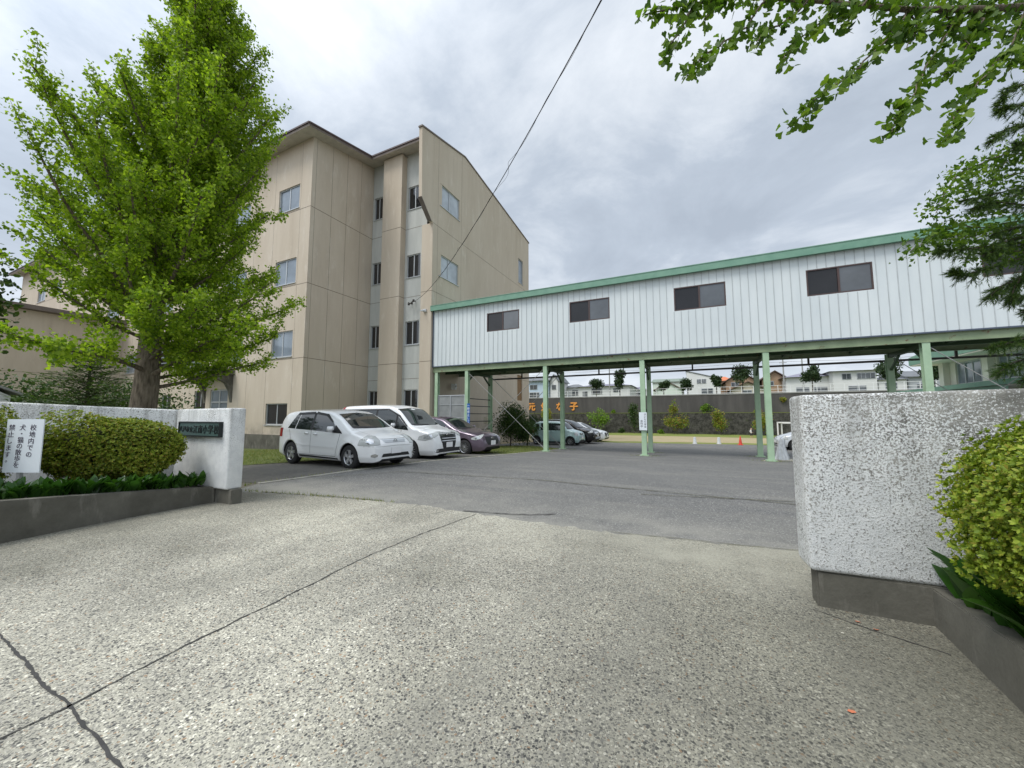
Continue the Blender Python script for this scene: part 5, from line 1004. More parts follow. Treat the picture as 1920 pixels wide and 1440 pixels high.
CED = [[(4.39, 6.77, 5.57), (3.81, 6.39, 5.33), (3.38, 6.07, 5.14), (3.26, 6.01, 4.94)], [(4.35, 6.76, 5.29), (3.78, 6.37, 5.07), (3.41, 6.08, 4.91), (3.27, 6.01, 4.88)], [(4.32, 6.74, 4.98), (3.75, 6.36, 4.79), (3.33, 6.04, 4.65), (3.03, 5.79, 4.4)], [(4.29, 6.73, 4.75), (3.68, 6.32, 4.59), (3.36, 6.06, 4.43)], [(4.22, 6.69, 4.15), (3.62, 6.29, 4.05), (3.09, 5.93, 3.86), (2.72, 5.64, 3.74)], [(4.19, 6.68, 3.88), (3.59, 6.28, 3.79), (3.08, 5.92, 3.78), (2.81, 5.68, 3.63)], [(4.16, 6.66, 3.63), (3.5, 6.24, 3.45), (2.98, 5.87, 3.26), (2.59, 5.57, 3.17), (2.41, 5.49, 3.18)], [(4.14, 6.65, 3.43), (3.48, 6.22, 3.2), (3.01, 5.89, 3.03), (2.67, 5.61, 2.9), (2.54, 5.55, 2.94)], [(4.12, 6.65, 3.3), (3.51, 6.24, 3.01), (3.09, 5.93, 2.82), (2.85, 5.7, 2.64)], [(4.12, 6.64, 3.24), (3.46, 6.22, 3.07), (3.2, 5.98, 2.79), (3.08, 5.81, 2.61)], [(4.09, 6.63, 2.99), (3.55, 6.26, 2.86), (3.24, 6.0, 2.67)], [(4.14, 6.66, 3.5), (3.33, 6.15, 3.35), (2.92, 5.84, 3.15)], [(4.15, 6.66, 3.56), (3.4, 6.19, 3.54), (3.04, 5.9, 3.4)], [(4.03, 6.6, 2.49), (3.55, 6.26, 2.34), (3.14, 5.95, 2.2), (2.8, 5.67, 2.1)], [(4.0, 6.59, 2.24), (3.52, 6.24, 2.1), (3.11, 5.94, 1.97), (2.87, 5.71, 1.84)], [(3.96, 6.57, 1.94), (3.49, 6.23, 1.87), (3.14, 5.95, 1.77)], [(4.06, 6.61, 2.74), (3.58, 6.27, 2.64), (3.25, 6.0, 2.52)]]
lm = MB(); g2 = empty('ginkgo_tree', (6.6, 4.9, 0), 'ginkgo tree at the right edge with fan leaved boughs hanging across the top', 'tree')
C1 = sprays(NEAR, 100, .05, .034, FAN, 'x', lm, .006); A1, B1 = leafset(C1, .063, .18, .8)
C2 = sprays(LOW, 230, .05, .075, FAN, 'x', lm, .007); A2, B2 = leafset(C2, .042, .2, .6)
lm.tube([(6.6, 4.9, 3.2), (5.6, 4.6, 4.4), tuple(NEAR[0][0])], [.12, .06, .035], 8); lm.tube([(6.6, 4.9, 2.8), tuple(LOW[2][0])], [.09, .02], 6); lm.tube([(6.6, 4.9, 3.0), tuple(LOW[0][0])], [.08, .02], 6)
lm.tube([tuple(q) for q in NEAR[0]], [.035, .028, .022, .016, .012, .008, .005], 8)
tk = MB(); tk.tube([(6.6, 4.9, -.1), (6.55, 4.9, 1.5), (6.6, 4.9, 3.4), (6.7, 5.0, 7.5)], [.30, .22, .18, .05], 12); obj('trunk', tk, 'ginkgo_bark', g2, smooth=True); obj('limbs', lm, 'ginkgo_bark', g2, smooth=True)
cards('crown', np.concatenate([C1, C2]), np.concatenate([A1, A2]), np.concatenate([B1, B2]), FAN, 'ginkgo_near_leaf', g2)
cd = empty('cedar_tree', (5.7, 4.2, 0), 'dark feathery evergreen with drooping sprays at the right edge', 'tree'); lm = MB(); CC, AA, BB = [], [], []
for pl in CED:
    P = [vec(p) for p in pl]; Q = np.array([P[i] + (P[i + 1] - P[i]) * k / 5 for i in range(len(P) - 1) for k in range(5)] + [P[-1]]); lm.tube([tuple(q) for q in Q], [.010 * (1.2 - k / len(Q)) + .001 for k in range(len(Q))], 5)
    for k in range(1, len(Q) - 1):
        for _ in range(7):
            d = Q[k + 1] - Q[k]; d = d / np.linalg.norm(d); d = unit((d + rng.normal(size=3) * .55 + vec((0, 0, -.28)))[None])[0]; l = random.uniform(.10, .26) * (1.25 - k / len(Q)); m = 34
            u = rng.random(m); p = Q[k] + d[None] * (u * l)[:, None] + vec((0, 0, -.25)) * (u * u * l)[:, None]; CC.append(p)
            nd = unit(d[None] * 1.1 + rng.normal(size=(m, 3)) * .42); AA.append(nd * .055); BB.append(unit(np.cross(nd, rng.normal(size=(m, 3)))) * .10)
cards('foliage', np.concatenate(CC), np.concatenate(AA), np.concatenate(BB), NEEDLE, 'cedar_leaf', cd); tk = MB(); tk.tube([(5.7, 4.2, -.1), (5.65, 4.2, 3), (5.7, 4.2, 7)], [.2, .14, .04], 10)
for pl in CED: lm.tube([(5.7, 4.2, max(1., pl[0][2] - .2)), tuple(pl[0])], [.03, .011], 5)
obj('trunk', tk, 'dark_bark', cd, smooth=True); obj('limbs', lm, 'dark_bark', cd)

def small_tree(name, base, h, crown_c, crown_r, mat, label, n=900, leaf=.12, group=None, trunk=.06, lumps=9, cat='tree', tiers=None, layer=False, shape=OVAL):
    root = empty(name, base, label, cat, group); b = vec(base); m = MB()
    if trunk: m.tube([tuple(b), tuple(b + vec((.02, 0, h * .5))), tuple(b + vec((0, 0, h * .85)))], [trunk, trunk * .75, trunk * .3], 7)
    cs = []; cc = b + vec((0, 0, crown_c))
    for k in range(lumps):
        d = unit(rng.normal(size=(1, 3)))[0]; c = cc + d * vec(crown_r) * (.62 if k else 0); cs.append((c, .38 + .3 * rng.random()))
        if trunk: m.tube([tuple(b + vec((0, 0, h * .42))), tuple(c)], [trunk * .4, trunk * .12], 5)
    P = []
    for c, s in cs:
        q = unit(rng.normal(size=(n // lumps, 3))) * (rng.random(n // lumps) ** .45)[:, None] * vec(crown_r) * s; P.append(c + q)
    P = np.concatenate(P); A, B = leafset(P, leaf, .35)
    if layer: A[:, 2] *= .3; B[:, 2] *= .3
    cards('crown', P, A, B, shape, mat, root)
    if trunk: obj('trunk', m, 'dark_bark', root, smooth=True)
    return root
def conifer(name, base, h, r, label, n=60, mat='shrub_leaf', per=60, size=.09, z0=.12):
    root = empty(name, base, label, 'tree'); b = vec(base); m = MB(); m.tube([tuple(b), tuple(b + vec((0, 0, h)))], [.09, .015], 8); CC, AA, BB = [], [], []
    for i in range(n):
        t = z0 + (1 - z0) * (i + rng.random()) / n; az = i * 2.4 + rng.normal() * .2; l = r * (1 - t) ** .75 * (.8 + .4 * rng.random()) + .08
        q = curve_pts(b + vec((0, 0, h * t)), (math.cos(az), math.sin(az), .22), l, 5, (0, 0, .1), .04); m.tube([tuple(x) for x in q], [.016, .013, .01, .007, .005, .002], 4)
        k = int(per * l / r) + 12; u = rng.random(k); j = np.minimum((u * 5).astype(int), 4); p = q[j] + (q[j + 1] - q[j]) * (u * 5 - j)[:, None]; sp = .20 * (1 - u * .5) * l
        p = p + rng.normal(size=(k, 3)) * np.stack([sp, sp, np.full(k, .025)], 1); CC.append(p)
        a_, b_ = leafset(p, size, .3); a_[:, 2] *= .35; b_[:, 2] *= .35; a_ += vec((math.cos(az), math.sin(az), .25)) * size * .7; AA.append(a_); BB.append(b_ * .6)
    cards('crown', np.concatenate(CC), np.concatenate(AA), np.concatenate(BB), DIAMOND, mat, root); obj('trunk', m, 'dark_bark', root); return root
conifer('fir_tree', (-16.6, 4.7, -.15), 3.7, 1.9, 'low spreading dark fir with tiered branches left of the ginkgo trunk', 84, 'fir_leaf', 230, .12)
small_tree('shrub', (-19.5, 4.3, -.2), 2.9, 1.9, (1.7, 1.5, 1.15), 'shrub_leaf', 'dark shrub between the garden shed and the fir tree', 5000, .09, None, .04, 12, 'shrub')
small_tree('shrub', (-22.5, 7.6, -.3), 3.1, 2.1, (2.8, 2.0, 1.2), 'shrub_leaf', 'dark low shrub in front of the blank beige wall', 4000, .1, None, .04, 12, 'shrub')
small_tree('leafy_tree', (-12.62, 1.70, 0), 4.2, 3.6, (.8, .8, 1.35), 'fir_leaf', 'dark small tree cut off by the left edge above the gate wall', 2600, .10, None, .05, 12)
# round topiary and shrubs behind the corridor
small_tree('clipped_shrub', (-10.5, 21.6, -.5), 1.6, 1.45, (1.15, 1.0, 1.45), 'shrub_leaf', 'tall rounded dark evergreen bush behind the crossed braces', 9000, .08, None, .05, 22, 'bush')
small_tree('shrub', (-9.55, 22.1, -.5), 1.2, .85, (.8, .7, .8), 'shrub_leaf', 'loose dark shrub to the right of the tall rounded bush', 3500, .08, None, .04, 12, 'bush')
small_tree('shrub', (-10.6, 26.0, -.6), 1.7, 1.25, (.8, .8, 1.0), 'dark_tree_leaf', 'dark shrub behind the rear of the mint green car', 2500, .08, None, .04, 10, 'bush')
# grass blades on the lawn and weeds at the post feet
def grass(name, pts, h, mat, label, w_=.012):
    C = np.array(pts); n = len(C); A = unit(rng.normal(size=(n, 3)) * .45 + vec((0, 0, 1))) * (h * (.5 + rng.random(n)))[:, None]; B = unit(np.cross(A, rng.normal(size=(n, 3)))) * w_ * 10
    return tag(cards(name, C, A, B, NEEDLE, mat), label, 'grass', None, 'stuff')
def inside(x, y, poly):
    c = False; j = len(poly) - 1
    for i in range(len(poly)):
        if (poly[i][1] > y) != (poly[j][1] > y) and x < (poly[j][0] - poly[i][0]) * (y - poly[i][1]) / (poly[j][1] - poly[i][1]) + poly[i][0]: c = not c
        j = i
    return c
gp = []
while len(gp) < 30000:
    x, y = random.uniform(-20, -6.4), random.uniform(4.5, 22)
    if inside(x, y, lawn_poly): gp.append((x, y, gz(x, y) + .01))
grass('lawn_grass', gp, .07, 'grass_blade', 'short yellowing grass of the lawn in front of the school', .02)
wp = []
for x in PX[2:7]:
    for yy in (YF + .14, YB - .1):
        for _ in range(140): a, rr = random.uniform(0, 6.28), random.gauss(.34, .14); px_, py_ = x + math.cos(a) * rr * 1.5, yy + math.sin(a) * rr; wp.append((px_, py_, gz(px_, py_)))
for _ in range(500): y = random.uniform(4.6, 16); x = np.interp(y, [k[1] for k in KERB], [k[0] for k in KERB]) - random.uniform(.03, .2); wp.append((x, y, gz(x, y)))
for _ in range(260): x = random.uniform(-7.6, -4.4); y = np.interp(x, [-7.6, -5.6, -4.4], [4.3, 4.66, 4.78]) + random.gauss(0, .04); wp.append((x, y, 0))
grass('weeds', wp, .055, 'grass_blade', 'small weeds around post feet and along the kerb', .02)

# ------------------------------------------------------------------ field, retaining wall, terrace
rw = empty('retaining_wall', (-10, 54, -.95), 'tall dark two tier retaining wall beyond the playing field with orange characters', 'retaining wall')
m_ = MB(); m_.box(-70, 90, 54.35, 55, 1.2, 4.1); m_.box(-70, 90, 54.0, 54.34, -1.5, 1.78); obj('wall', m_, 'ret_wall', rw)
m_ = MB(); m_.box(-70, 90, 54.3, 55.1, 4.1, 4.22); obj('coping', m_, 'pole_grey', rw)
m_ = MB(); m_.box(-70, 90, 53.98, 54.349, 1.781, 1.84); obj('grassy_ledge', m_, 'field_green', rw)
for ch, x in zip('元気な子', (-22.75, -20.55, -18.1, -15.95)):
    m_ = MB(); place_text(m_, ch, (x, 54.3, 2.82), (1, 0, 0), (0, 0, 1), 1.3, .04, bold=.05); obj('letter', m_, 'letter_orange', rw)
fn = empty('rail_fence', (-5, 54.6, 4.2), 'white two rail fence along the top of the dark retaining wall', 'fence')
for k in range(50):
    m_ = MB(); m_.box(-27 + 1.25 * k, -26.95 + 1.25 * k, 54.56, 54.61, 4.2, 5.08); obj('post', m_, 'fence_white', fn)
for z in (5.06, 4.62, 4.3):
    m_ = MB(); m_.box(-27, 35, 54.62, 54.65, z, z + .04); obj('rail', m_, 'fence_white', fn)
def house(x0, x1, y, zb, ze, zr, wall, roof, label, depth=8, kind='hip', wins=(), over=.45, floors=None):
    root = empty('house', ((x0 + x1) / 2, y, zb), label, 'house'); m = MB(); m.box(x0, x1, y, y + depth, zb, ze)
    if kind == 'gable_front': m.prism([(x0, ze), (x1, ze), ((x0 + x1) / 2, zr)], 'y', y, y + depth)
    if kind == 'shed': m.prism([(x0, ze), (x1, ze), (x0, zr)], 'y', y, y + depth)
    if kind == 'gable_side': m.prism([(y, ze), (y + depth, ze), (y + depth / 2, zr)], 'x', x0, x1)
    obj('wall', m, wall, root)
    r = MB(); X0, X1, Y0, Y1 = x0 - over, x1 + over, y - over, y + depth + over; yc = (Y0 + Y1) / 2; xc = (X0 + X1) / 2; t = .14
    if kind == 'gable_side':
        for sg_ in (0, 1): ya = Y0 if sg_ == 0 else Y1; r.add([(X0, ya, ze - .15), (X1, ya, ze - .15), (X1, yc, zr + .02), (X0, yc, zr + .02), (X0, ya, ze - .15 + t), (X1, ya, ze - .15 + t), (X1, yc, zr + .02 + t), (X0, yc, zr + .02 + t)], [(0, 1, 2, 3), (4, 5, 6, 7), (0, 1, 5, 4), (0, 3, 7, 4), (1, 2, 6, 5)])
    elif kind == 'gable_front':
        for sg_ in (0, 1): xa = X0 if sg_ == 0 else X1; r.add([(xa, Y0, ze - .15), (xa, Y1, ze - .15), (xc, Y1, zr + .02), (xc, Y0, zr + .02), (xa, Y0, ze - .15 + t), (xa, Y1, ze - .15 + t), (xc, Y1, zr + .02 + t), (xc, Y0, zr + .02 + t)], [(0, 1, 2, 3), (4, 5, 6, 7), (0, 1, 5, 4), (0, 3, 7, 4), (1, 2, 6, 5)])
    elif kind == 'shed': r.add([(X0, Y0, zr + .02), (X0, Y1, zr + .02), (X1, Y1, ze), (X1, Y0, ze), (X0, Y0, zr + .15), (X0, Y1, zr + .15), (X1, Y1, ze + .13), (X1, Y0, ze + .13)], [(0, 1, 2, 3), (4, 5, 6, 7), (0, 3, 7, 4), (0, 1, 5, 4), (2, 3, 7, 6)])
    else:
        k = min(depth / 2, (X1 - X0) / 2) * .8; r.add([(X0, Y0, ze), (X1, Y0, ze), (X1, Y1, ze), (X0, Y1, ze), (X0 + k, yc, zr), (X1 - k, yc, zr)], [(0, 1, 5, 4), (1, 2, 5), (2, 3, 4, 5), (3, 0, 4), (3, 2, 1, 0)])
    obj('roof', r, roof, root)
    for a, b, c, d in wins:
        f = MB(); f.box(x0 + a - .06, x0 + b + .06, y - .05, y + .01, zb + c - .06, zb + d + .06); fo = obj('window', f, 'alu', root); p = MB(); p.box(x0 + a, (2 * x0 + a + b) / 2 - .03, y - .07, y - .051, zb + c, zb + d); p.box((2 * x0 + a + b) / 2 + .03, x0 + b, y - .07, y - .051, zb + c, zb + d); obj('pane', p, 'brown_glass', fo)
    return root
T = 4.14
house(-31.5, -24.2, 66, T, 8.1, 9.1, 'house_blue', 'roof_grey', 'pale blue two storey house beside the beige school gable', 7, 'gable_side', [(3.6, 5.0, 2.3, 3.1), (1, 2.2, 2.2, 3.0), (3.2, 5.4, .2, 1.7)])
house(-24.0, -22.5, 66.4, T, 7.9, 9.0, 'house_white', 'roof_grey', 'narrow white gabled house right against the pale blue one', 6.2, 'gable_front', [(.4, 1.1, 2.2, 3.0)], .3)
house(-23.6, -19.6, 72, T, 7.0, 7.9, 'house_white', 'roof_grey', 'small white low house between the blue house and the long white one', 7, 'hip', [(2.2, 3.3, 1.3, 2.3)])
house(-18.3, -9.6, 66, T, 6.6, 7.3, 'house_white', 'roof_slate', 'long white single storey house with slate purple hipped roof', 8, 'hip', [(2.2, 4.0, 1.1, 2.1), (6, 7, 1.4, 2.0), (.6, 1.4, .6, 1.6)])
house(-10.2, -8.0, 74, T, 6.4, 7.1, 'house_white', 'roof_slate', 'tiny house with dark slate roof between trees and the green house', 6, 'hip', [(.6, 1.4, .8, 1.6)], .3)
house(-6.2, -1.4, 69, T, 7.25, 7.9, 'house_green', 'roof_green', 'pale green house with a flat dark grey green roof', 8, 'gable_side', [(.6, 1.6, .6, 1.5)], .2)
house(-5.6, -1.6, 66.6, T, 5.7, 6.9, 'house_green', 'roof_brown', 'low pale green porch gable in front of the pale green house', 2.2, 'gable_front', [], .3)
house(-.8, 3.9, 66, T, 7.1, 8.5, 'house_white', 'roof_grey', 'white modern house with a single slope roof falling right', 8, 'shed', [(1.5, 2.0, 2.4, 3.0), (2.2, 2.7, 2.4, 3.0), (2.1, 3.6, .0, 1.5)], .1)
house(4.2, 6.2, 76, T, 7.6, 8.6, 'house_brown', 'roof_orange', 'house with an orange tiled roof behind the brown house', 6, 'hip', [(.6, 1.4, 2.2, 2.9)], .4)
house(4.9, 9.1, 70, T, 6.9, 8.4, 'house_brown', 'roof_brown', 'tan brown two storey house with a steep brown gable', 8, 'gable_front', [(.8, 1.8, 2, 2.6)], .4)
house(5.4, 9.7, 66.6, T, 5.4, 6.5, 'house_cream', 'roof_brown', 'low tan gable in front of the brown two storey house', 3, 'gable_front', [(1.5, 2.6, .2, 1.1)], .4)
house(10.0, 13.4, 71, T, 7.0, 8.4, 'house_brown', 'roof_brown', 'second brown house, partly behind the paired green posts', 8, 'gable_front', [(.6, 1.5, 2, 2.7)], .5)
house(12.6, 19.2, 68, T, 7.1, 8.0, 'house_white', 'roof_slate', 'white house with hipped slate roof and blue ground floor windows', 8, 'hip', [(1.2, 2.7, .3, 1.4), (3.3, 4.8, .3, 1.4), (5.2, 6.2, .3, 1.4)], .5)
house(17.6, 22.2, 66, T, 7.55, 7.9, 'house_white', 'roof_grey', 'two storey white house with a flat dark roof line', 7, 'hip', [(1., 1.9, 2.3, 3.0), (2.6, 3.4, 2.3, 3.0), (3.5, 4.4, 2.3, 3.0), (1.6, 3.4, .3, 1.3)], .5)
house(22.4, 25.2, 66.3, T, 6.2, 6.8, 'house_white', 'roof_grey', 'single storey wing on the right of the two storey white house', 6, 'hip', [(.7, 1.8, .9, 1.6)], .3)
house(25.6, 31.5, 67, T, 6.6, 7.5, 'house_grey', 'roof_grey', 'grey house with pale roof right of the leafy terrace tree', 8, 'gable_side', [(.8, 2.4, .4, 1.4)], .4)
pr = MB(); pr.box(17.1, 22.8, 65.0, 66, 6.0, 6.12); 
TT = 'street trees along the terrace above the wall'
for x, zt, rr, lab in ((-13.42, 7.2, 1.15, 'small round dark tree in front of the long white house'), (-9.87, 8.5, 1.35, 'taller dark tree at the right end of the long white house'), (-3.74, 6.75, 1.0, 'small tree on a pale trunk before the green house'), (-.61, 6.7, 1.05, 'round dark tree between green house and white modern house'),
                    (2.94, 7.4, .7, 'narrow dark tree against the white modern house'), (5.98, 8.3, 1.55, 'large dark spreading tree in front of the brown house'), (13.4, 7.75, 1.1, 'dark upright tree on the terrace before the white hipped house'), (20.66, 8.4, 1.6, 'big bushy dark tree beside the right rear green post'), (24.3, 7.2, 1.3, 'dark tree just left of the gymnasium')):
    hh = zt - 4.2; rr *= .9; small_tree('street_tree', (x, 58, 4.2), hh, hh * .66, (rr * random.uniform(.85, 1.1), rr, hh * .33), 'dark_tree_leaf', lab, 2600, .19, TT, .07, 8)
LT = 'young trees at the foot of the retaining wall'
for x, zt, rr, mat, lab, lo in ((-19.2, 2.5, .9, 'maple_leaf', 'small yellowish tree behind the mint car under the orange characters', .9), (-11.9, 2.55, 1.65, 'bright_leaf', 'bright green rounded tree right of the white parked hatchback', .6), (-7.1, 3.0, .9, 'shrub_leaf', 'narrow dark tree left of the signed post', .3),
                            (-1.95, 1.7, 1.55, 'maple_leaf', 'low spreading maple between the central posts and the cones', .5), (-2.3, 3.3, .55, 'maple_leaf', 'thin sapling rising above the spreading maple', 2.), (2.9, 2.2, .98, 'maple_leaf', 'orange tinged round tree in the middle of the wall', .5), (6.95, 2.6, 1.1, 'maple_leaf', 'yellow green tree just left of the paired green posts', .5)):
    b = -.93; c = ((zt - b) + lo) / 2 + .1; small_tree('young_tree', (x, 52.0, b), zt - b, c, (rr, rr * .8, ((zt - b) - lo) / 2), mat, lab, 1500 if rr > .6 else 500, .15, LT, .045, 10)
for x, y, z, rr, mat, lab in ((-8.8, 52.3, -.93, .45, 'shrub_leaf', 'low bush right of the bright green tree'), (-12.8, 52.6, -.93, .5, 'shrub_leaf', 'low bush below the bright green tree'), (-3.85, 52.2, -.93, .42, 'bright_leaf', 'small round bush at the foot of the wall right of the signed post'),
                              (1.5, 54.15, 1.8, .75, 'bright_leaf', 'bright bush growing on the ledge of the retaining wall'), (-10.2, 54.2, 1.8, .3, 'bright_leaf', 'tiny bush on the wall ledge above the bright tree'), (9.6, 54.2, 3.1, .35, 'maple_leaf', 'tuft of leaves growing from the upper wall by the right gate wall'), (-5.6, 54.2, 1.8, .3, 'shrub_leaf', 'dark tuft on the ledge behind the signed post')):
    small_tree('wall_bush', (x, y, z), rr * 1.4, rr * .8, (rr, rr * .6, rr * .85), mat, lab, 500, .13, 'bushes on and under the retaining wall', .03, 7, 'bush')
for x, y, zt, lab in ((-11.77, 60, 12.5, 'tall grey pole behind the long white house'), (-6.96, 61, 10., 'thin grey pole left of the green house'), (10.9, 60, 10.5, 'thin grey pole right of the paired green posts'), (13.59, 63, 11.5, 'grey utility pole behind the white hipped house')):
    m_ = MB(); m_.tube([(x, y, 4.1), (x, y, zt)], [.10, .07], 8); m_.box(x - .5, x + .5, y - .04, y + .04, zt - 1.3, zt - 1.22); m_.box(x - .4, x + .4, y - .04, y + .04, zt - 2.1, zt - 2.03); tag(obj('utility_pole', m_, 'pole_grey', base=(x, y, 4.1)), lab, 'pole', 'poles on the terrace')
for z, y, lab in ((8.3, 60.1, 'lowest of the thin wires crossing above the houses'), (8.9, 60.2, 'middle thin wire crossing above the houses'), (9.7, 60.3, 'highest thin wire crossing above the houses')):
    m_ = MB(); m_.tube([(-60 + 8 * k, y, z + .3 * math.cos(k * .9) * 0 + .25 * ((k % 3) - 1) ** 2) for k in range(16)], .022, 4); tag(obj('overhead_wire', m_, 'pole_grey', base=(0, y, z)), lab, 'wire', 'wires above the terrace')
# goal frame, cones, child
gl2 = empty('football_goal', (8.2, 44.5, -.8), 'white football goal frame at the edge of the playing field', 'goal')
for p, q, nm in (((7.35, 44.5, -.8), (7.35, 44.5, .78), 'upright'), ((7.35, 44.5, .78), (10.3, 44.5, .78), 'crossbar'), ((10.3, 44.5, -.8), (10.3, 44.5, .78), 'upright'), ((7.9, 45.8, -.8), (7.9, 45.8, .7), 'back_stay'), ((7.35, 44.5, .78), (7.9, 45.8, .7), 'back_stay'), ((7.9, 45.8, .7), (10.3, 45.8, .7), 'back_stay')):
    m_ = MB(); m_.bar(p, q, .10); obj(nm, m_, 'fence_white', gl2)
def cone(x, y, h, mat, lab, base_mat, wrap=False):
    z = gz(x, y) + .004; root = empty('traffic_cone', (x, y, z), lab, 'cone'); m = MB(); r0 = h * .19
    m.lathe([(r0, .03), (h * .05, h * .96), (h * .035, h), (0, h)], (x, y, z), 20); obj('cone_body', m, mat, root, smooth=True)
    m = MB(); m.box(x - h * .28, x + h * .28, y - h * .28, y + h * .28, z, z + .03); obj('cone_foot', m, base_mat, root, bevel=.005)
    if not wrap: m = MB(); m.lathe([(r0 * .66, h * .42), (r0 * .5, h * .6)], (x, y, z), 20); obj('reflective_band', m, 'sign_white', root)
    return root
cone(2.86, 30.6, .62, 'cone_red', 'red traffic cone with a pale band on the edge of the asphalt', 'cone_red')
def bollard(x, y, lab):
    z = gz(x, y); m = MB(); m.lathe([(.16, 0), (.14, .06), (.11, .1), (.09, .44), (.06, .48), (0, .48)], (x, y, z), 16); tag(obj('marker_post', m, 'plastic_grey', smooth=True, base=(x, y, z)), lab, 'marker', 'pale marker posts at the edge of the asphalt')
bollard(.01, 30.5, 'left pale grey marker post on the edge of the asphalt'); bollard(1.58, 31.2, 'pale grey marker post nearest the red cone')
# wrapped cone: cloth-like plastic bag over a cone by the double post
cx, cy = 3.06, 18.0; cz = gz(cx, cy); root = empty('covered_cone', (cx, cy, cz), 'grey white plastic draped over a cone beside the paired green posts', 'cone'); m_ = MB(); n = 40; hs = [0.04, .12, .25, .42, .6, .74, .82, .86]; rs = [.23, .215, .18, .14, .105, .09, .075, .02]
vs = []
for j, (h, r) in enumerate(zip(hs, rs)):
    for k in range(n): a = 2 * math.pi * k / n; q = r * (1 + .16 * math.sin(k * 1.26 + j * .5) + random.uniform(-.05, .05)); vs.append((cx + q * math.cos(a) + .03 * (h > .6), cy + q * math.sin(a), cz + h))
m_.add(vs, [(j * n + k, j * n + (k + 1) % n, (j + 1) * n + (k + 1) % n, (j + 1) * n + k) for j in range(7) for k in range(n)] + [tuple(range(7 * n, 8 * n))]); obj('plastic_cover', m_, 'plastic_grey', root, smooth=True)
m_ = MB(); m_.box(cx - .32, cx + .36, cy - .3, cy + .3, cz + .004, cz + .04); obj('base_board', m_, 'lichen_stone', root)
# a small child standing at the far side of the field, skin-modified body
def child(x, y, lab):
    z = gz(x, y); root = None; V = [(0, 0, .50), (0, 0, .62), (0, 0, .76), (0, 0, .84), (0, 0, .90), (-.06, 0, .48), (-.065, .01, .26), (-.065, .0, .04), (-.065, -.06, .02), (.06, 0, .48), (.06, .0, .26), (.065, .0, .04), (.065, -.06, .02), (-.10, 0, .76), (-.13, .0, .60), (-.10, -.08, .52), (.10, 0, .76), (.14, .0, .60), (.12, -.05, .50), (0, 0, 1.0)]
    E_ = [(0, 1), (1, 2), (2, 3), (3, 4), (0, 5), (5, 6), (6, 7), (7, 8), (0, 9), (9, 10), (10, 11), (11, 12), (2, 13), (13, 14), (14, 15), (2, 16), (16, 17), (17, 18), (4, 19)]
    rr = [.09, .085, .09, .04, .085, .06, .045, .03, .03, .06, .045, .03, .03, .04, .03, .025, .04, .03, .025, .075]
    me = bpy.data.meshes.new('person'); me.from_pydata(V, E_, []); o = bpy.data.objects.new('person', me); col.objects.link(o); md = o.modifiers.new('s', 'SKIN'); sv = me.skin_vertices[0].data
    for i, q in enumerate(rr): sv[i].radius = (q, q * .85)
    sv[0].use_root = True; o.modifiers.new('u', 'SUBSURF').levels = 1; bpy.context.view_layer.update(); dg = bpy.context.evaluated_depsgraph_get(); m2 = bpy.data.meshes.new_from_object(o.evaluated_get(dg)); bpy.data.objects.remove(o); o = bpy.data.objects.new('person', m2); col.objects.link(o)
    for q in ('cloth_white', 'cloth_dark', 'skin', 'hair'): m2.materials.append(M[q])
    for p in m2.polygons: c = p.center; p.material_index = 3 if c.z > .97 or (c.z > .88 and c.y > .01) else 2 if c.z > .82 or (abs(c.x) > .1 and c.z < .6) else 0 if c.z > .5 and c.x < .02 else 1 if c.z > .24 else 2
    m2.shade_smooth(); o.location = (x, y, z); o.rotation_euler = (0, 0, R(20)); tag(o, lab, 'person')
child(5.15, 44.6, 'distant small child in a white top standing at the far side of the field')
# gymnasium with green roof at the right
gy = empty('gymnasium', (14.5, 26, -.6), 'cream gymnasium with tall windows and green roof edge behind the corridor', 'gymnasium')
gxw = 12.4; m_ = MB(); hg2 = [(22.6, 24.6, 3.0, 4.15), (25.2, 27.6, 3.0, 4.15), (19.9, 21.9, 3.0, 4.15)]; wall_grid(m_, 'x', gxw, 19.9 - .2, 28.6, -1, 4.3, hg2); m_.add([(gxw, 28.6, -1), (40, 28.6, -1), (40, 28.6, 4.3), (gxw, 28.6, 4.3)], [(0, 1, 2, 3)])
for y in (22.25, 24.9, 28.3): m_.box(gxw - .25, gxw - .002, y - .2, y + .2, -1, 4.28)
obj('wall', m_, 'gym_cream', gy)
for h in hg2: window(gy, 'x', gxw, *h, glass='sky_glass', n=4, inward=1, fw_=.07)
m_ = MB(); m_.prism([(19.5, 4.3), (29.6, 4.3), (29.6, 4.75), (19.5, 5.6)], 'x', gxw - 1., 40); obj('roof', m_, 'trim_green', gy); m_ = MB(); m_.box(gxw - .98, 40, 19.6, 29.5, 4.24, 4.298); obj('soffit', m_, 'gym_cream', gy)
m_ = MB(); m_.prism([(gxw - 2.2, 2.75), (gxw - .26, 2.97), (gxw - .26, 2.75), (gxw - 2.2, 2.55)], 'y', 20.3, 30); m_.box(gxw - 2.1, gxw - 1.9, 20.4, 29.9, 2.3, 2.54); obj('canopy', m_, 'trim_green', gy)
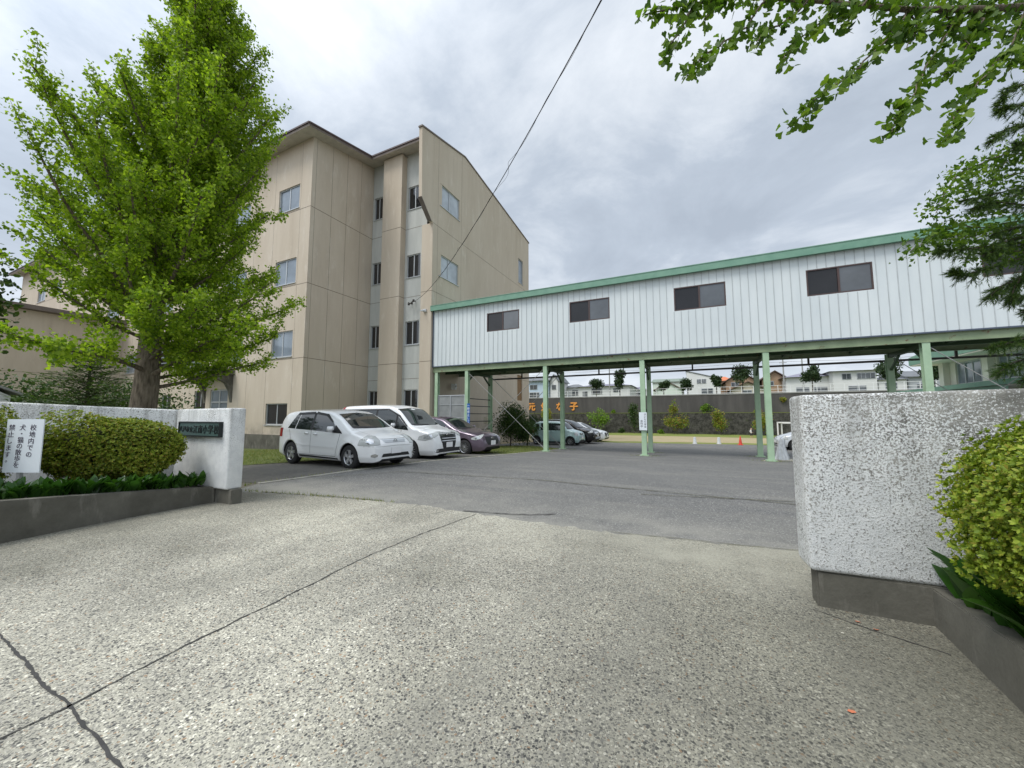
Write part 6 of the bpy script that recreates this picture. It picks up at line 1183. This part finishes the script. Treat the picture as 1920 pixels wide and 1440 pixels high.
m_ = MB(); m_.box(gxw - 1.88, gxw - 1.84, 20.4, 29.9, -.9, 2.4); obj('canopy_wall', m_, 'white_paint', gy)
# slack cable from the school to a pole behind the camera
P0, P1 = vec((-14.78, 17.0, 8.08)), vec((-.71, 4.05, 6.35)); cb = MB(); pts = []
for k in range(41): t = k / 40; pts.append(P0 + (P1 - P0) * t - vec((0, 0, .75 * 4 * t * (1 - t))))
d = P1 - P0; pts += [P1 + d * .12 + vec((0, 0, .62)), P1 + d * .3 + vec((0, 0, 2.0))]
cb.tube([tuple(p) for p in pts], .008, 6)
for k in range(41):
    pass
hel = []
for k in range(0, 400):
    t = k / 400; p = P0 + (P1 - P0) * t - vec((0, 0, .75 * 4 * t * (1 - t))); a = t * 85; r_h = .012 + (.05 * max(0, math.sin(t * 17)) ** 12 if t > .35 else 0) + (.05 * max(0, math.sin(t * 31 + 1)) ** 16 if t > .5 else 0); hel.append(tuple(p + vec((math.cos(a) * r_h * .7, math.cos(a) * r_h * .7, math.sin(a) * r_h - r_h * .6))))
cb.tube(hel, .003, 4)
tag(obj('overhead_cable', cb, 'cable_black', base=tuple(P0)), 'black slack twisted cable running from the school pier up across the sky', 'cable')
# fallen leaves and grit on the concrete
lf = MB()
for _ in range(70):
    x, y = random.uniform(-6.6, 1.2), random.uniform(.8, 6.5); s = random.uniform(.006, .014); a = random.uniform(0, 6.28); z = gz(x, y) + .014
    lf.add([(x + s * math.cos(a + q), y + s * .7 * math.sin(a + q), z + .002 * (q > 2)) for q in (0, 1.3, 2.6, 3.9, 5.2)], [(0, 1, 2, 3, 4)])
for x, y in ((1.02, 3.35), (.62, 2.4), (1.12, 2.1), (.3, 1.9), (.95, 3.42), (1.2, 1.75)):
    a = random.uniform(0, 6.28); lf.add([(x + .018 * math.cos(a + q), y + .010 * math.sin(a + q), gz(x, y) + .014 + .003 * (q > 2)) for q in (0, 1.3, 2.6, 3.9, 5.2)], [(0, 1, 2, 3, 4)], 1)
tag(obj('grit', lf, ['lichen_stone', 'dead_leaf']), 'scattered pale grit and leaf bits on the concrete drive', 'grit', None, 'stuff')
